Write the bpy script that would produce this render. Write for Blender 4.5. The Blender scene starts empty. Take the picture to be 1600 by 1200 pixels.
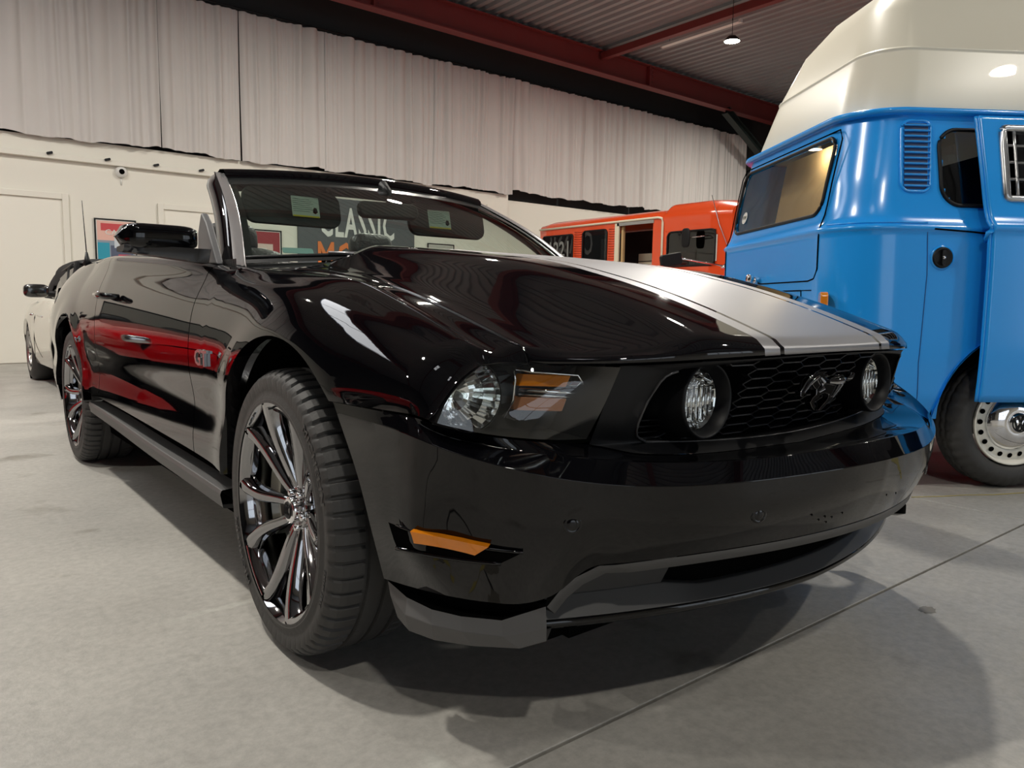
import bpy, math, random
import numpy as np
from mathutils import Matrix, Vector
R_ = math.radians
random.seed(3)
scn = bpy.context.scene
COL = scn.collection

# ---------------------------------------------------------------- camera
def add_camera():
    C = Vector((-1.59807, -1.72909, 0.84625)); yaw, pitch, roll, F = 0.67727, 0.10584, 0.01358, 1184.58
    f = Vector((math.sin(yaw) * math.cos(pitch), math.cos(yaw) * math.cos(pitch), -math.sin(pitch)))
    r = Vector((math.cos(yaw), -math.sin(yaw), 0)); u = r.cross(f)
    c, s = math.cos(roll), math.sin(roll)
    r2, u2 = c * r + s * u, -s * r + c * u
    cd = bpy.data.cameras.new('camera'); o = bpy.data.objects.new('camera', cd); COL.objects.link(o)
    M = Matrix((r2, u2, -f)).transposed().to_4x4(); M.translation = C
    o.matrix_world = M
    cd.sensor_fit = 'HORIZONTAL'; cd.sensor_width = 36; cd.lens = F / 1600 * 36
    cd.clip_start = 0.02; cd.clip_end = 200
    scn.camera = o
add_camera()

# ---------------------------------------------------------------- world, lights, exposure
scn.view_settings.view_transform = 'Standard'; scn.view_settings.look = 'None'
scn.view_settings.gamma = 1; scn.view_settings.use_curve_mapping = False
scn.view_settings.exposure = 0.50
scn.cycles.use_denoising = True
scn.cycles.max_bounces = 8; scn.cycles.diffuse_bounces = 3; scn.cycles.glossy_bounces = 5
scn.cycles.transmission_bounces = 6; scn.cycles.transparent_max_bounces = 12
scn.cycles.sample_clamp_indirect = 6; scn.cycles.caustics_reflective = False; scn.cycles.caustics_refractive = False
w = bpy.data.worlds.new('world'); scn.world = w; w.use_nodes = True
w.node_tree.nodes['Background'].inputs[0].default_value = (.62, .74, 1, 1)
w.node_tree.nodes['Background'].inputs[1].default_value = 1.2
LAMP_W = 92
LAMPS = [(8.78, 5.8), (3.4, 5.8), (-2.2, 5.8), (8.78, 1.2), (3.4, 1.6), (-2.2, 1.2), (8.78, -3.6), (3.4, -3.6), (-2.2, -3.6), (-6.5, 3.2), (12.6, 6.8)]
SKY_E = 4.5      # skylight panes
WIN_E = 1.1      # daylight windows
CEIL = 5.68

# ---------------------------------------------------------------- materials
MATS = {}
def mat(name, col, rough=.5, metal=0, coat=0, spec=.5, emis=None, es=0, bump=None, noise=None, alpha=None, coatr=.02):
    if name in MATS: return MATS[name]
    m = bpy.data.materials.new(name); m.use_nodes = True; MATS[name] = m
    nt = m.node_tree; b = nt.nodes['Principled BSDF']
    b.inputs['Base Color'].default_value = (*col, 1); b.inputs['Roughness'].default_value = rough
    b.inputs['Metallic'].default_value = metal; b.inputs['Coat Weight'].default_value = coat
    b.inputs['Coat Roughness'].default_value = coatr; b.inputs['Specular IOR Level'].default_value = spec
    if emis: b.inputs['Emission Color'].default_value = (*emis, 1); b.inputs['Emission Strength'].default_value = es
    if noise or bump:
        tc = nt.nodes.new('ShaderNodeTexCoord'); nz = nt.nodes.new('ShaderNodeTexNoise')
        nt.links.new(tc.outputs['Object'], nz.inputs['Vector'])
        nz.inputs['Scale'].default_value = (noise or bump)[0]; nz.inputs['Detail'].default_value = 5
        if noise:
            mx = nt.nodes.new('ShaderNodeMix'); mx.data_type = 'RGBA'
            mx.inputs[6].default_value = (*col, 1); mx.inputs[7].default_value = (*[c * noise[1] for c in col], 1)
            nt.links.new(nz.outputs['Fac'], mx.inputs[0]); nt.links.new(mx.outputs[2], b.inputs['Base Color'])
        if bump:
            bp = nt.nodes.new('ShaderNodeBump'); bp.inputs['Strength'].default_value = bump[1]; bp.inputs['Distance'].default_value = .01
            nt.links.new(nz.outputs['Fac'], bp.inputs['Height']); nt.links.new(bp.outputs[0], b.inputs['Normal'])
    return m
def glass_mat(name, tint=(.75, .85, .8), rough=0.0, k=1.0):
    if name in MATS: return MATS[name]
    m = bpy.data.materials.new(name); m.use_nodes = True; MATS[name] = m
    nt = m.node_tree; nt.nodes.clear(); L = nt.links.new
    o = nt.nodes.new('ShaderNodeOutputMaterial'); mx = nt.nodes.new('ShaderNodeMixShader')
    t = nt.nodes.new('ShaderNodeBsdfTransparent'); g = nt.nodes.new('ShaderNodeBsdfGlossy'); ge = nt.nodes.new('ShaderNodeNewGeometry')
    t.inputs[0].default_value = (*tint, 1); g.inputs['Roughness'].default_value = rough
    d = nt.nodes.new('ShaderNodeVectorMath'); d.operation = 'DOT_PRODUCT'; L(ge.outputs['Incoming'], d.inputs[0]); L(ge.outputs['Normal'], d.inputs[1])
    def mt(op, *a):
        n = nt.nodes.new('ShaderNodeMath'); n.operation = op
        for i, v in enumerate(a):
            if isinstance(v, (int, float)): n.inputs[i].default_value = v
            else: L(v, n.inputs[i])
        return n.outputs[0]
    f = mt('ADD', mt('MULTIPLY', mt('POWER', mt('SUBTRACT', 1.0, mt('ABSOLUTE', d.outputs['Value'])), 5.0), .93 * k), .07 * k)
    L(f, mx.inputs[0]); L(t.outputs[0], mx.inputs[1]); L(g.outputs[0], mx.inputs[2]); L(mx.outputs[0], o.inputs[0])
    return m

BLACK = mat('black_paint', (.0018, .0018, .0026), .03, spec=.44)
SATIN = mat('satin_black', (.006, .0063, .0075), .45, spec=.28)
MATTE = mat('matte_grey_plastic', (.085, .084, .084), .5)
MESHM = mat('mesh_black', (.030, .030, .032), .3)
DARK = mat('dark_void', (.003, .003, .003), .9, spec=0)
RUB = mat('tyre_rubber', (.040, .039, .038), .62, bump=(60, .15))
RUBL = mat('tyre_lettering', (.011, .011, .012), .4)
CHR = mat('chrome', (.82, .82, .83), .06, 1)
BCHR = mat('black_chrome', (.33, .33, .34), .06, 1)
ALU = mat('brushed_alloy', (.55, .56, .57), .28, 1)
AMB = mat('amber_lens', (.85, .26, .01), .15, coat=1, noise=(40, .7))
LEATH = mat('black_leather', (.018, .018, .019), .35, bump=(90, .3))
CLOTH = mat('black_canvas', (.016, .016, .017), .85, bump=(150, .5))
VISOR = mat('visor_fabric', (.030, .029, .029), .8)
SILV = mat('silver_stripe_paint', (.55, .55, .56), .28, .85, coat=.3)
WALLM = mat('cream_wall_paint', (.80, .775, .69), .6, noise=(.7, .95))
DOORM = mat('cream_door_paint', (.82, .795, .71), .45)
REDSTEEL = mat('oxide_red_steel', (.20, .032, .030), .5, noise=(3, .8))
BLUE = mat('blue_van_paint', (.018, .34, .93), .2, coat=.35, coatr=.1)
WHITEP = mat('cream_white_fibreglass', (.74, .71, .60), .34, coat=.15)
ORANGE = mat('orange_bus_paint', (.72, .075, .015), .22, coat=.6)
ROADW = mat('white_car_paint', (.66, .66, .56), .08, coat=1)
REDP = mat('red_car_paint', (.55, .004, .008), .06, coat=1)
WHT = mat('white_plastic', (.75, .75, .72), .4)
WOOD = mat('pale_plywood', (.62, .42, .20), .5, noise=(5, .8))
GLS = glass_mat('clear_glass', (.93, .95, .93))
WSG = glass_mat('windscreen_glass', (.70, .82, .76))
TINT = glass_mat('dark_tinted_glass', (.32, .34, .34))

def hood_mat():
    m = bpy.data.materials.new('hood_paint_with_stripes'); m.use_nodes = True
    nt = m.node_tree; b = nt.nodes['Principled BSDF']; L = nt.links.new
    tc = nt.nodes.new('ShaderNodeTexCoord'); sx = nt.nodes.new('ShaderNodeSeparateXYZ'); L(tc.outputs['Object'], sx.inputs[0])
    def math_(op, a, bb):
        n = nt.nodes.new('ShaderNodeMath'); n.operation = op
        for i, v in enumerate((a, bb)):
            if v is None: continue
            if isinstance(v, (int, float)): n.inputs[i].default_value = v
            else: L(v, n.inputs[i])
        return n.outputs[0]
    ax = math_('ABSOLUTE', sx.outputs[0], None)
    big = math_('LESS_THAN', ax, .263)
    pin = math_('LESS_THAN', math_('ABSOLUTE', math_('SUBTRACT', ax, .208), None), .0068)
    fac = math_('MULTIPLY', big, math_('SUBTRACT', 1.0, pin))
    mx = nt.nodes.new('ShaderNodeMix'); mx.data_type = 'RGBA'; L(fac, mx.inputs[0])
    mx.inputs[6].default_value = (.0025, .0025, .0035, 1); mx.inputs[7].default_value = (.42, .42, .44, 1)
    L(mx.outputs[2], b.inputs['Base Color'])
    L(math_('MULTIPLY', fac, .8), b.inputs['Metallic'])
    L(math_('ADD', math_('MULTIPLY', fac, .36), .03), b.inputs['Roughness'])
    b.inputs['Coat Weight'].default_value = 0
    b.inputs['Coat Roughness'].default_value = .02; b.inputs['Specular IOR Level'].default_value = .5
    return m
HOODM = hood_mat()

def floor_mat():
    m = bpy.data.materials.new('polished_concrete'); m.use_nodes = True
    nt = m.node_tree; b = nt.nodes['Principled BSDF']; L = nt.links.new
    tc = nt.nodes.new('ShaderNodeTexCoord')
    def nz(s, d=6, r=.6, dist=0):
        n = nt.nodes.new('ShaderNodeTexNoise'); n.inputs['Scale'].default_value = s; n.inputs['Detail'].default_value = d
        n.inputs['Roughness'].default_value = r; n.inputs['Distortion'].default_value = dist; L(tc.outputs['Object'], n.inputs['Vector']); return n
    def ramp(src, stops):
        r = nt.nodes.new('ShaderNodeValToRGB'); L(src, r.inputs[0])
        e = r.color_ramp.elements; e[0].position, e[0].color = stops[0][0], (*stops[0][1], 1); e[1].position, e[1].color = stops[1][0], (*stops[1][1], 1)
        for p, c in stops[2:]:
            k = e.new(p); k.color = (*c, 1)
        return r.outputs[0]
    def mul(a, c):
        x = nt.nodes.new('ShaderNodeMix'); x.data_type = 'RGBA'; x.blend_type = 'MULTIPLY'; x.inputs[0].default_value = 1
        L(a, x.inputs[6]); L(c, x.inputs[7]); return x.outputs[2]
    base = ramp(nz(.9, 8, .65).outputs['Fac'], [(.3, (.345, .335, .312)), (.7, (.48, .462, .425))])
    fine = ramp(nz(38, 6, .7).outputs['Fac'], [(.30, (.80, .80, .80)), (.62, (1.05, 1.05, 1.05))])
    spots = ramp(nz(3.1, 4, .55, .4).outputs['Fac'], [(.27, (.62, .60, .56)), (.38, (1, 1, 1))])
    c = mul(mul(base, fine), spots)
    L(c, b.inputs['Base Color'])
    rr = ramp(nz(2.2, 6).outputs['Fac'], [(.3, (.34, .34, .34)), (.7, (.52, .52, .52))]); L(rr, b.inputs['Roughness'])
    bp = nt.nodes.new('ShaderNodeBump'); bp.inputs['Strength'].default_value = .18; bp.inputs['Distance'].default_value = .004
    L(nz(70, 4).outputs['Fac'], bp.inputs['Height']); L(bp.outputs[0], b.inputs['Normal'])
    return m
FLOORM = floor_mat()

# ---------------------------------------------------------------- mesh helpers
def mesh(name, V, Fc, m, parent=None, smooth=True, bevel=0, seg=2, ang=28, solid=0, loc=None, rot=None):
    me = bpy.data.meshes.new(name)
    me.from_pydata([tuple(map(float, v)) for v in V], [], [tuple(int(i) for i in f) for f in Fc])
    if smooth: me.polygons.foreach_set('use_smooth', [True] * len(me.polygons))
    me.update()
    for mm in (m if isinstance(m, (list, tuple)) else [m]): me.materials.append(mm)
    o = bpy.data.objects.new(name, me); COL.objects.link(o)
    if parent is not None: o.parent = parent
    if loc is not None: o.location = loc
    if rot is not None: o.rotation_euler = rot
    if solid:
        s = o.modifiers.new('thick', 'SOLIDIFY'); s.thickness = solid; s.offset = 0
    if bevel:
        b = o.modifiers.new('bevel', 'BEVEL'); b.width = bevel; b.segments = seg; b.limit_method = 'ANGLE'; b.angle_limit = R_(ang); b.harden_normals = True
    return o
class MB:
    def __init__(s): s.V = []; s.F = []
    def add(s, V, F, M=None):
        n = len(s.V)
        if M is not None: V = [tuple(M @ Vector(v)) for v in V]
        s.V += [tuple(v) for v in V]; s.F += [tuple(i + n for i in f) for f in F]; return s
    def box(s, a, b, M=None):
        x0, y0, z0 = a; x1, y1, z1 = b
        return s.add([(x0, y0, z0), (x1, y0, z0), (x1, y1, z0), (x0, y1, z0), (x0, y0, z1), (x1, y0, z1), (x1, y1, z1), (x0, y1, z1)],
                     [(0, 3, 2, 1), (4, 5, 6, 7), (0, 1, 5, 4), (1, 2, 6, 5), (2, 3, 7, 6), (3, 0, 4, 7)], M)
    def grid(s, G, closeu=False, closev=False):
        G = np.asarray(G, float); a, b = G.shape[:2]; F = []
        for i in range(a if closeu else a - 1):
            for j in range(b if closev else b - 1):
                i2, j2 = (i + 1) % a, (j + 1) % b
                F.append((i * b + j, i2 * b + j, i2 * b + j2, i * b + j2))
        return s.add(G.reshape(-1, 3).tolist(), F)
    def tube(s, P, r, n=10, caps=True):
        P = [Vector(p) for p in P]; rs = r if isinstance(r, (list, tuple)) else [r] * len(P); rings = []
        for i, p in enumerate(P):
            d = (P[min(i + 1, len(P) - 1)] - P[max(i - 1, 0)]).normalized()
            a = d.cross(Vector((0, 0, 1)) if abs(d.z) < .9 else Vector((1, 0, 0))).normalized(); b = d.cross(a)
            rings.append([tuple(p + rs[i] * (math.cos(t) * a + math.sin(t) * b)) for t in np.linspace(0, 2 * math.pi, n, endpoint=False)])
        n0 = len(s.V); s.grid(rings, closev=True)
        if caps: s.F.append(tuple(n0 + k for k in range(n))); s.F.append(tuple(n0 + (len(P) - 1) * n + k for k in range(n))[::-1])
        return s
    def lathe(s, prof, n=48, M=None, a0=0, a1=2 * math.pi, axis='x'):
        full = abs(a1 - a0 - 2 * math.pi) < 1e-6
        T = np.linspace(a0, a1, n, endpoint=not full); G = []
        for t in T:
            G.append([(h, r * math.cos(t), r * math.sin(t)) if axis == 'x' else ((r * math.cos(t), h, r * math.sin(t)) if axis == 'y' else (r * math.cos(t), r * math.sin(t), h)) for h, r in prof])
        G = np.array(G)
        b = MB().grid(G, closeu=full)
        return s.add(b.V, b.F, M)
    def prism(s, poly, h0, h1, M=None):
        n = len(poly)
        V = [(x, y, h0) for x, y in poly] + [(x, y, h1) for x, y in poly]
        F = [tuple(range(n))[::-1], tuple(range(n, 2 * n))] + [(i, (i + 1) % n, n + (i + 1) % n, n + i) for i in range(n)]
        return s.add(V, F, M)
    def mirror(s):
        n = len(s.V); s.V += [(-x, y, z) for x, y, z in s.V]; s.F += [tuple(i + n for i in f[::-1]) for f in s.F]; return s
    def build(s, name, m, parent=None, **k): return mesh(name, s.V, s.F, m, parent, **k)
def flip(mb):
    o = MB(); o.V = [(-x, y, z) for x, y, z in mb.V]; o.F = [f[::-1] for f in mb.F]; return o
def both(name, mb, m, parent, **k):
    a = mb.build(name, m, parent, **k); b = flip(mb).build(name, m, parent, **k); return a, b
def cr(P, n):
    """Catmull-Rom resample (chord length parameter) to n points."""
    P = np.asarray(P, float); d = np.r_[0, np.cumsum(np.maximum(np.linalg.norm(np.diff(P, axis=0), axis=1), 1e-9) ** .6)]
    m = np.zeros_like(P)
    for i in range(len(P)):
        if i == 0: m[i] = (P[1] - P[0]) / (d[1] - d[0])
        elif i == len(P) - 1: m[i] = (P[-1] - P[-2]) / (d[-1] - d[-2])
        else:
            h0, h1 = d[i] - d[i - 1], d[i + 1] - d[i]
            m[i] = ((P[i] - P[i - 1]) / h0 * h1 + (P[i + 1] - P[i]) / h1 * h0) / (h0 + h1)
    q = np.linspace(0, d[-1], n); k = np.clip(np.searchsorted(d, q, side='right') - 1, 0, len(P) - 2)
    h = d[k + 1] - d[k]; t = ((q - d[k]) / h)[:, None]; h = h[:, None]
    return (2 * t**3 - 3 * t**2 + 1) * P[k] + (t**3 - 2 * t**2 + t) * h * m[k] + (-2 * t**3 + 3 * t**2) * P[k + 1] + (t**3 - t**2) * h * m[k + 1]
def sp(xs, ys):
    """smooth 1-D table (monotone cubic)"""
    xs = np.asarray(xs, float); ys = np.asarray(ys, float); h = np.diff(xs); s = np.diff(ys) / h
    m = np.r_[s[0], [0 if a * b <= 0 else 2 * a * b / (a + b) for a, b in zip(s[:-1], s[1:])], s[-1]]
    def f(x):
        x = np.clip(x, xs[0], xs[-1]); k = np.clip(np.searchsorted(xs, x, side='right') - 1, 0, len(xs) - 2)
        t = (x - xs[k]) / h[k]
        return (2 * t**3 - 3 * t**2 + 1) * ys[k] + (t**3 - 2 * t**2 + t) * h[k] * m[k] + (-2 * t**3 + 3 * t**2) * ys[k + 1] + (t**3 - t**2) * h[k] * m[k + 1]
    return f
def coons(top, bot, left, right, nu, nv):
    """top/bot run left->right, left/right run top->bottom"""
    T, B = cr(top, nu), cr(bot, nu); Lf, Rt = cr(left, nv), cr(right, nv); G = np.zeros((nv, nu, 3))
    for j in range(nv):
        v = j / (nv - 1)
        for i in range(nu):
            u = i / (nu - 1)
            G[j, i] = (1 - v) * T[i] + v * B[i] + (1 - u) * Lf[j] + u * Rt[j] - ((1 - u) * (1 - v) * T[0] + u * (1 - v) * T[-1] + (1 - u) * v * B[0] + u * v * B[-1])
    return G
def empty(name, loc=(0, 0, 0), rz=0, label=None, cat=None, group=None):
    o = bpy.data.objects.new(name, None); COL.objects.link(o); o.location = loc; o.rotation_euler = (0, 0, rz); o.empty_display_size = .1
    return tag(o, label, cat, group)
def tag(o, label=None, cat=None, group=None, kind=None):
    if label: o['label'] = label
    if cat: o['category'] = cat
    if group: o['group'] = group
    if kind: o['kind'] = kind
    return o
def text_geo(s, size=1, bold=0.0, depth=0, spacing=1.0):
    c = bpy.data.curves.new('t', 'FONT'); c.body = s; c.size = size; c.offset = bold; c.extrude = depth; c.align_x = 'CENTER'; c.align_y = 'CENTER'; c.resolution_u = 2; c.space_character = spacing
    o = bpy.data.objects.new('t', c); COL.objects.link(o); dg = bpy.context.evaluated_depsgraph_get(); dg.update()
    me = bpy.data.meshes.new_from_object(o.evaluated_get(dg)); V = [tuple(v.co) for v in me.vertices]; F = [tuple(p.vertices) for p in me.polygons]
    bpy.data.objects.remove(o); bpy.data.curves.remove(c); bpy.data.meshes.remove(me)
    return V, F
def frame_M(origin, xdir, ydir):
    x = Vector(xdir).normalized(); y = Vector(ydir); y = (y - x * y.dot(x)).normalized(); z = x.cross(y)
    M = Matrix((x, y, z)).transposed().to_4x4(); M.translation = Vector(origin); return M
def text_on(name, s, origin, xdir, ydir, size, m, parent=None, bold=0, depth=.001, sx=1, spacing=1.0):
    V, F = text_geo(s, size, bold, depth, spacing); V = [(x * sx, y, z) for x, y, z in V]
    return MB().add(V, F, frame_M(origin, xdir, ydir)).build(name, m, parent, smooth=False)
def rrect(w, h, r, n=5):
    P = []
    for cx, cy, a in ((w / 2 - r, h / 2 - r, 0), (-w / 2 + r, h / 2 - r, 90), (-w / 2 + r, -h / 2 + r, 180), (w / 2 - r, -h / 2 + r, 270)):
        for k in range(n): t = R_(a + 90 * k / (n - 1)); P.append((cx + r * math.cos(t), cy + r * math.sin(t)))
    return P
def ring_faces(outer, inner):
    """closed outer / inner loops of the same length -> verts, faces"""
    n = len(outer); return list(outer) + list(inner), [(i, (i + 1) % n, n + (i + 1) % n, n + i) for i in range(n)]
def copy_tree(o, parent=None):
    c = o.copy(); COL.objects.link(c)
    if parent is not None: c.parent = parent
    for ch in list(o.children): copy_tree(ch, c)
    return c

from mathutils.bvhtree import BVHTree
def snap(mb, bvh, off=0.0):
    out = []
    for v in mb.V:
        p, n, i, d = bvh.find_nearest(Vector(v)); q = Vector(v) - p
        if n.y > 0: n = -n
        out.append(tuple(p + n * off))
    mb.V = out; return mb

# ================================================================ the black convertible
car = empty('convertible_car', (0, 0, 0), 0, 'glossy black convertible muscle car with silver bonnet stripes parked in the foreground', 'car')
ev6 = lambda c, x: c[0] + c[1] * x**2 + c[2] * x**4 + c[3] * x**6
def cA(x): return np.array([-x, ev6((-1.007, .539, -.509, .562), x), .533 - .087 * x**2 + .216 * x**4])
def cU(x): return np.array([-x, ev6((-.979, .337, .776, -.676), x), .570 - .085 * x**2 + .190 * x**4])
def cN(x): return np.array([-x, ev6((-.879, .086, .643, .754), x), .752 - .028 * x**2 - .044 * x**4])
def cD(x): return np.array([-x, ev6((-.771, .187, -.160, -.056), x), .557 + .094 * x**2 + .026 * x**4])
def cF(x): return np.array([-x, ev6((-.958, .412, .070, .010), x), .390 - .022 * x**2 - .077 * x**4])
T_top = sp([-.62, -.58, -.485, -.364, -.229, -.108, .06, .35, .68, .88, 1.27, 1.77, 2.3, 2.85, 3.3, 3.6, 3.75], [.752, .762, .791, .83, .867, .897, .911, .931, .953, .972, .995, 1.02, 1.042, 1.038, 1.015, .98, .95])
X_top = sp([-.62, -.5, -.1, .35, .68, 1.3, 2.0, 2.6, 3.2, 3.75], [.755, .76, .765, .785, .825, .845, .84, .81, .77, .72])
Z_shut = sp([-.8, -.73, -.62, -.568, -.461, -.315, -.181, 0, .3, .5, .7], [.715, .733, .760, .777, .805, .843, .874, .903, .93, .945, .955])
X_shut = lambda y: .68
Z_cen = sp([-.90, -.87, -.82, -.76, -.70, -.63, -.55, -.47, -.38, -.33, -.19, .06, .28, .5], [.7625, .774, .793, .8155, .8365, .859, .8825, .904, .9235, .936, .962, .99, 1.012, 1.030])
W_side = sp([-.68, -.6, -.5, -.35, 0, .3, .68, 1.2, 1.9, 2.35, 2.7, 3.1, 3.5, 3.75], [.862, .882, .902, .920, .940, .932, .924, .929, .938, .948, .952, .945, .915, .88])
Z_rock = sp([.3, .68, 1.9, 2.4, 3.2, 3.75], [.368, .378, .405, .41, .36, .40])
prof = sp([0, .2, .36, .395, .43, .48, .55, .62, .68], [1.0, 1.0, .985, .94, .81, .56, .29, .09, 0])
def smo(f, a, b, sg):
    xs = np.linspace(a, b, 400); h = xs[1] - xs[0]; k = max(1, int(3 * sg / h)); w_ = np.exp(-.5 * (np.arange(-k, k + 1) * h / sg) ** 2); w_ /= w_.sum()
    v = np.array([float(f(x)) for x in xs]); vp = np.concatenate([2 * v[0] - v[1:k + 1][::-1], v, 2 * v[-1] - v[-k - 1:-1][::-1]]); g = np.convolve(vp, w_, 'valid')
    return lambda x: np.interp(x, xs, g)
Z_cen = smo(Z_cen, -.9, .5, .05); Z_shut = smo(Z_shut, -.8, .7, .07); T_top = smo(T_top, -.62, 3.75, .06); X_top = smo(X_top, -.62, 3.75, .12); W_side = smo(W_side, -.68, 3.75, .08)
_pf = smo(prof, 0, .68, .009); prof = lambda a: float(_pf(a)) * min(1, (.68 - a) / .05 + .0) if a > .63 else float(_pf(a))
ARCH_F, ARCH_R = (-.02, .355, .41), (2.72, .36, .405)

def section(y):
    """control points of the body side at station y, rocker -> top crease -> hood shut line"""
    h = T_top(y) - .64; W = W_side(y); b = lambda z0: 0
    pts = [(W - .035, .20), (W - .016, .30), (W - .006, .42), (W - .014, .53), (W, .64), (W - .002, .64 + .30 * h), (W - .020, .64 + .60 * h), (W - .055, .64 + .84 * h)]
    rq = min(1, max(0, (y - 1.9) / .6)); pts[6] = (pts[6][0] - .022 * rq, pts[6][1]); pts[7] = (pts[7][0] - .040 * rq, pts[7][1]); pts[5] = (pts[5][0] - .006 * rq, pts[5][1])
    xt = X_top(y) - .03 * rq
    if y < .55: pts += [((xt + W - .055) / 2 + .004, T_top(y) - .016 * h / .25), (xt, T_top(y)), (xt - .03, T_top(y) - .004), (.68, Z_shut(y))]
    else: pts += [((xt + W - .055 - .04 * rq) / 2 + .006, T_top(y) - .016), (xt + .006, T_top(y) - .003), (xt - .012, T_top(y)), (xt - .05, T_top(y) - .006)]
    return np.array(pts)
def flare(x, y, z):
    f = 0
    for cy, cz, r in (ARCH_F, ARCH_R):
        d = math.hypot(y - cy, z - cz) - r
        if d > -.05 and z > .3: f += .010 * math.exp(-(d / .07) ** 2)
    return x + f
def col_pts(y, zlo, n, ztop_k=1.0):
    S = cr(section(y), 160)
    k = int(np.argmax(S[:, 1] >= zlo)); f = (zlo - S[k - 1, 1]) / (S[k, 1] - S[k - 1, 1]); k0 = k - 1 + f
    q = np.linspace(k0, 159 * ztop_k, n); i = np.clip(q.astype(int), 0, 158); t = (q - i)[:, None]
    P = S[i] * (1 - t) + S[i + 1] * t
    return np.array([(-flare(x, y, z), y, z) for x, z in P])
def arch_cols(a, th0, th1, n):
    return [(a[0] - a[2] * math.cos(t), a[1] + a[2] * math.sin(t)) for t in np.linspace(th0, th1, n)]

# ---- front fenders
def make_fender():
    rows = 44
    H = [(-.878, -.600, .640), (-.870, -.606, .650), (-.852, -.609, .674), (-.824, -.611, .704), (-.785, -.610, .728), (-.745, -.612, .736), (-.68, -.632, .735)]
    Hc = cr(H, rows)
    th0 = math.asin((.645 - .355) / .41)
    cols = [(y, .645) for y in (-.597, -.585, -.57, -.55, -.52, -.48, -.43, -.37)] + arch_cols(ARCH_F, th0, math.pi * .995, 40) + [(y, Z_rock(y)) for y in np.linspace(.3915, .677, 10)]
    G = [Hc]
    for y, z in cols:
        c = col_pts(y, z, rows)
        if y < -.42:      # blend from the headlight edge into the body section
            for k in range(rows):
                y0 = Hc[k, 1] + .004; yy = y0 + (-.42 - y0) * ((y + .6) / .18)
                cc = col_pts(yy, .645, rows)[k]; d = (yy - Hc[k, 1]); wgt = min(1, d / .05); wgt = wgt * wgt * (3 - 2 * wgt)
                c[k] = (cc[0] * wgt + Hc[k, 0] * (1 - wgt), yy, cc[2] * (1 - (1 - wgt) * 1.0) + Hc[k, 2] * (1 - wgt)) if k < rows - 14 else (cc[0] * wgt + Hc[k, 0] * (1 - wgt), yy, Hc[k, 2] + (cc[2] - Hc[k, 2]) * min(1, (d / .016)) ** .6)
        G.append(c)
    mb = MB().grid(np.array(G))
    # folded wheel arch lip
    A = np.array([g[0] for g in G[9:49]]); B = A.copy(); B[:, 0] += .035; B[:, 1] += (ARCH_F[0] - B[:, 1]) * .02
    mb.grid([A, B])
    return mb
fenders = both('fender', make_fender(), BLACK, car)

# ---- doors and quarter panels
def make_door():
    G = [col_pts(y, Z_rock(y), 40) for y in np.linspace(.683, 2.017, 40)]
    mb = MB().grid(np.array(G))
    for g in (G[0], G[-1]):
        b = g.copy(); b[:, 0] += .03; mb.grid([g, b])
    return mb
doors = both('door', make_door(), BLACK, car)
def make_quarter():
    r = ARCH_R; th = math.asin(.06 / r[2])
    cols = [(y, Z_rock(y)) for y in np.linspace(2.023, 2.312, 8)] + arch_cols(r, .005, math.pi - .005, 40) + [(y, Z_rock(y)) for y in np.linspace(3.128, 3.62, 10)]
    G = [col_pts(y, z, 40) for y, z in cols]
    mb = MB().grid(np.array(G)); A = np.array([g[0] for g in G[8:48]]); B = A.copy(); B[:, 0] += .035; mb.grid([A, B])
    return mb
both('quarter_panel', make_quarter(), BLACK, car)
for d, s in zip(doors, (-1, 1)):   # pull handles
    h = MB().tube([(s * .925, 1.60, .852), (s * .962, 1.64, .853), (s * .968, 1.74, .856), (s * .962, 1.84, .859), (s * .925, 1.88, .860)], [.010, .013, .014, .013, .010], 10)
    h.build('door_handle', BLACK, d)
    MB().lathe([(0, 0), (.006, 0), (.008, .012), (0, .014)], 20, frame_M((s * .938, 1.92, .862), (s, 0, 0), (0, 1, 0))).build('key_lock', CHR, d)
    # letters on the front of the fender
for f, s in zip(fenders, (-1, 1)):
    text_on('emblem', 'GT', (s * .9325, .525, .676), (0, s, 0), (0, 0, 1), .064, ALU, f, bold=.001, depth=.004, sx=1.35)

# ---- hood
def make_hood():
    nx, ny = 89, 60; G = []
    xs = np.sin(np.linspace(-1, 1, nx) * 1.25) / math.sin(1.25) * .677
    for x in xs:
        a = abs(x); n = cN(a); yc = .46 + .05 * (1 - (a / .68) ** 2); col = []
        for k in range(ny):
            t = k / (ny - 1); s = t ** 1.5 * (yc - n[1]) ; y = n[1] + .0 + s
            Z = Z_shut(y) + (Z_cen(y) - Z_shut(y)) * prof(a)
            r = .030; e = s / r
            zz = n[2] + (Z - n[2]) * (math.sqrt(max(0, 1 - (1 - min(1, e)) ** 2)) if e < 1 else 1)
            col.append((x, y, zz))
        col[1:1] = [(x, n[1] + .0006, n[2] + .006), (x, n[1] + .002, n[2] + .013)]
        col = [c for i, c in enumerate(col) if i < 3 or c[1] > n[1] + .003]
        col = cr(col, 66)
        u = np.array([[x, n[1] + .02, n[2] - .002]])
        G.append(np.vstack([u, col]))
    return MB().grid(np.array(G))
hood = make_hood().build('hood', HOODM, car, solid=.003)
ysd = np.linspace(-.60, .44, 60)
both('hood_highlight_bead', MB().tube([(-.6745, y, float(Z_shut(y)) - .0005) for y in ysd], .0030, 6), BLACK, car)  # rolled beads added along both shut edges to catch highlight lines
both('fender_highlight_bead', MB().tube([(-.6805, y, float(Z_shut(y)) - .0005) for y in ysd], .0026, 6), BLACK, car)
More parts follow.
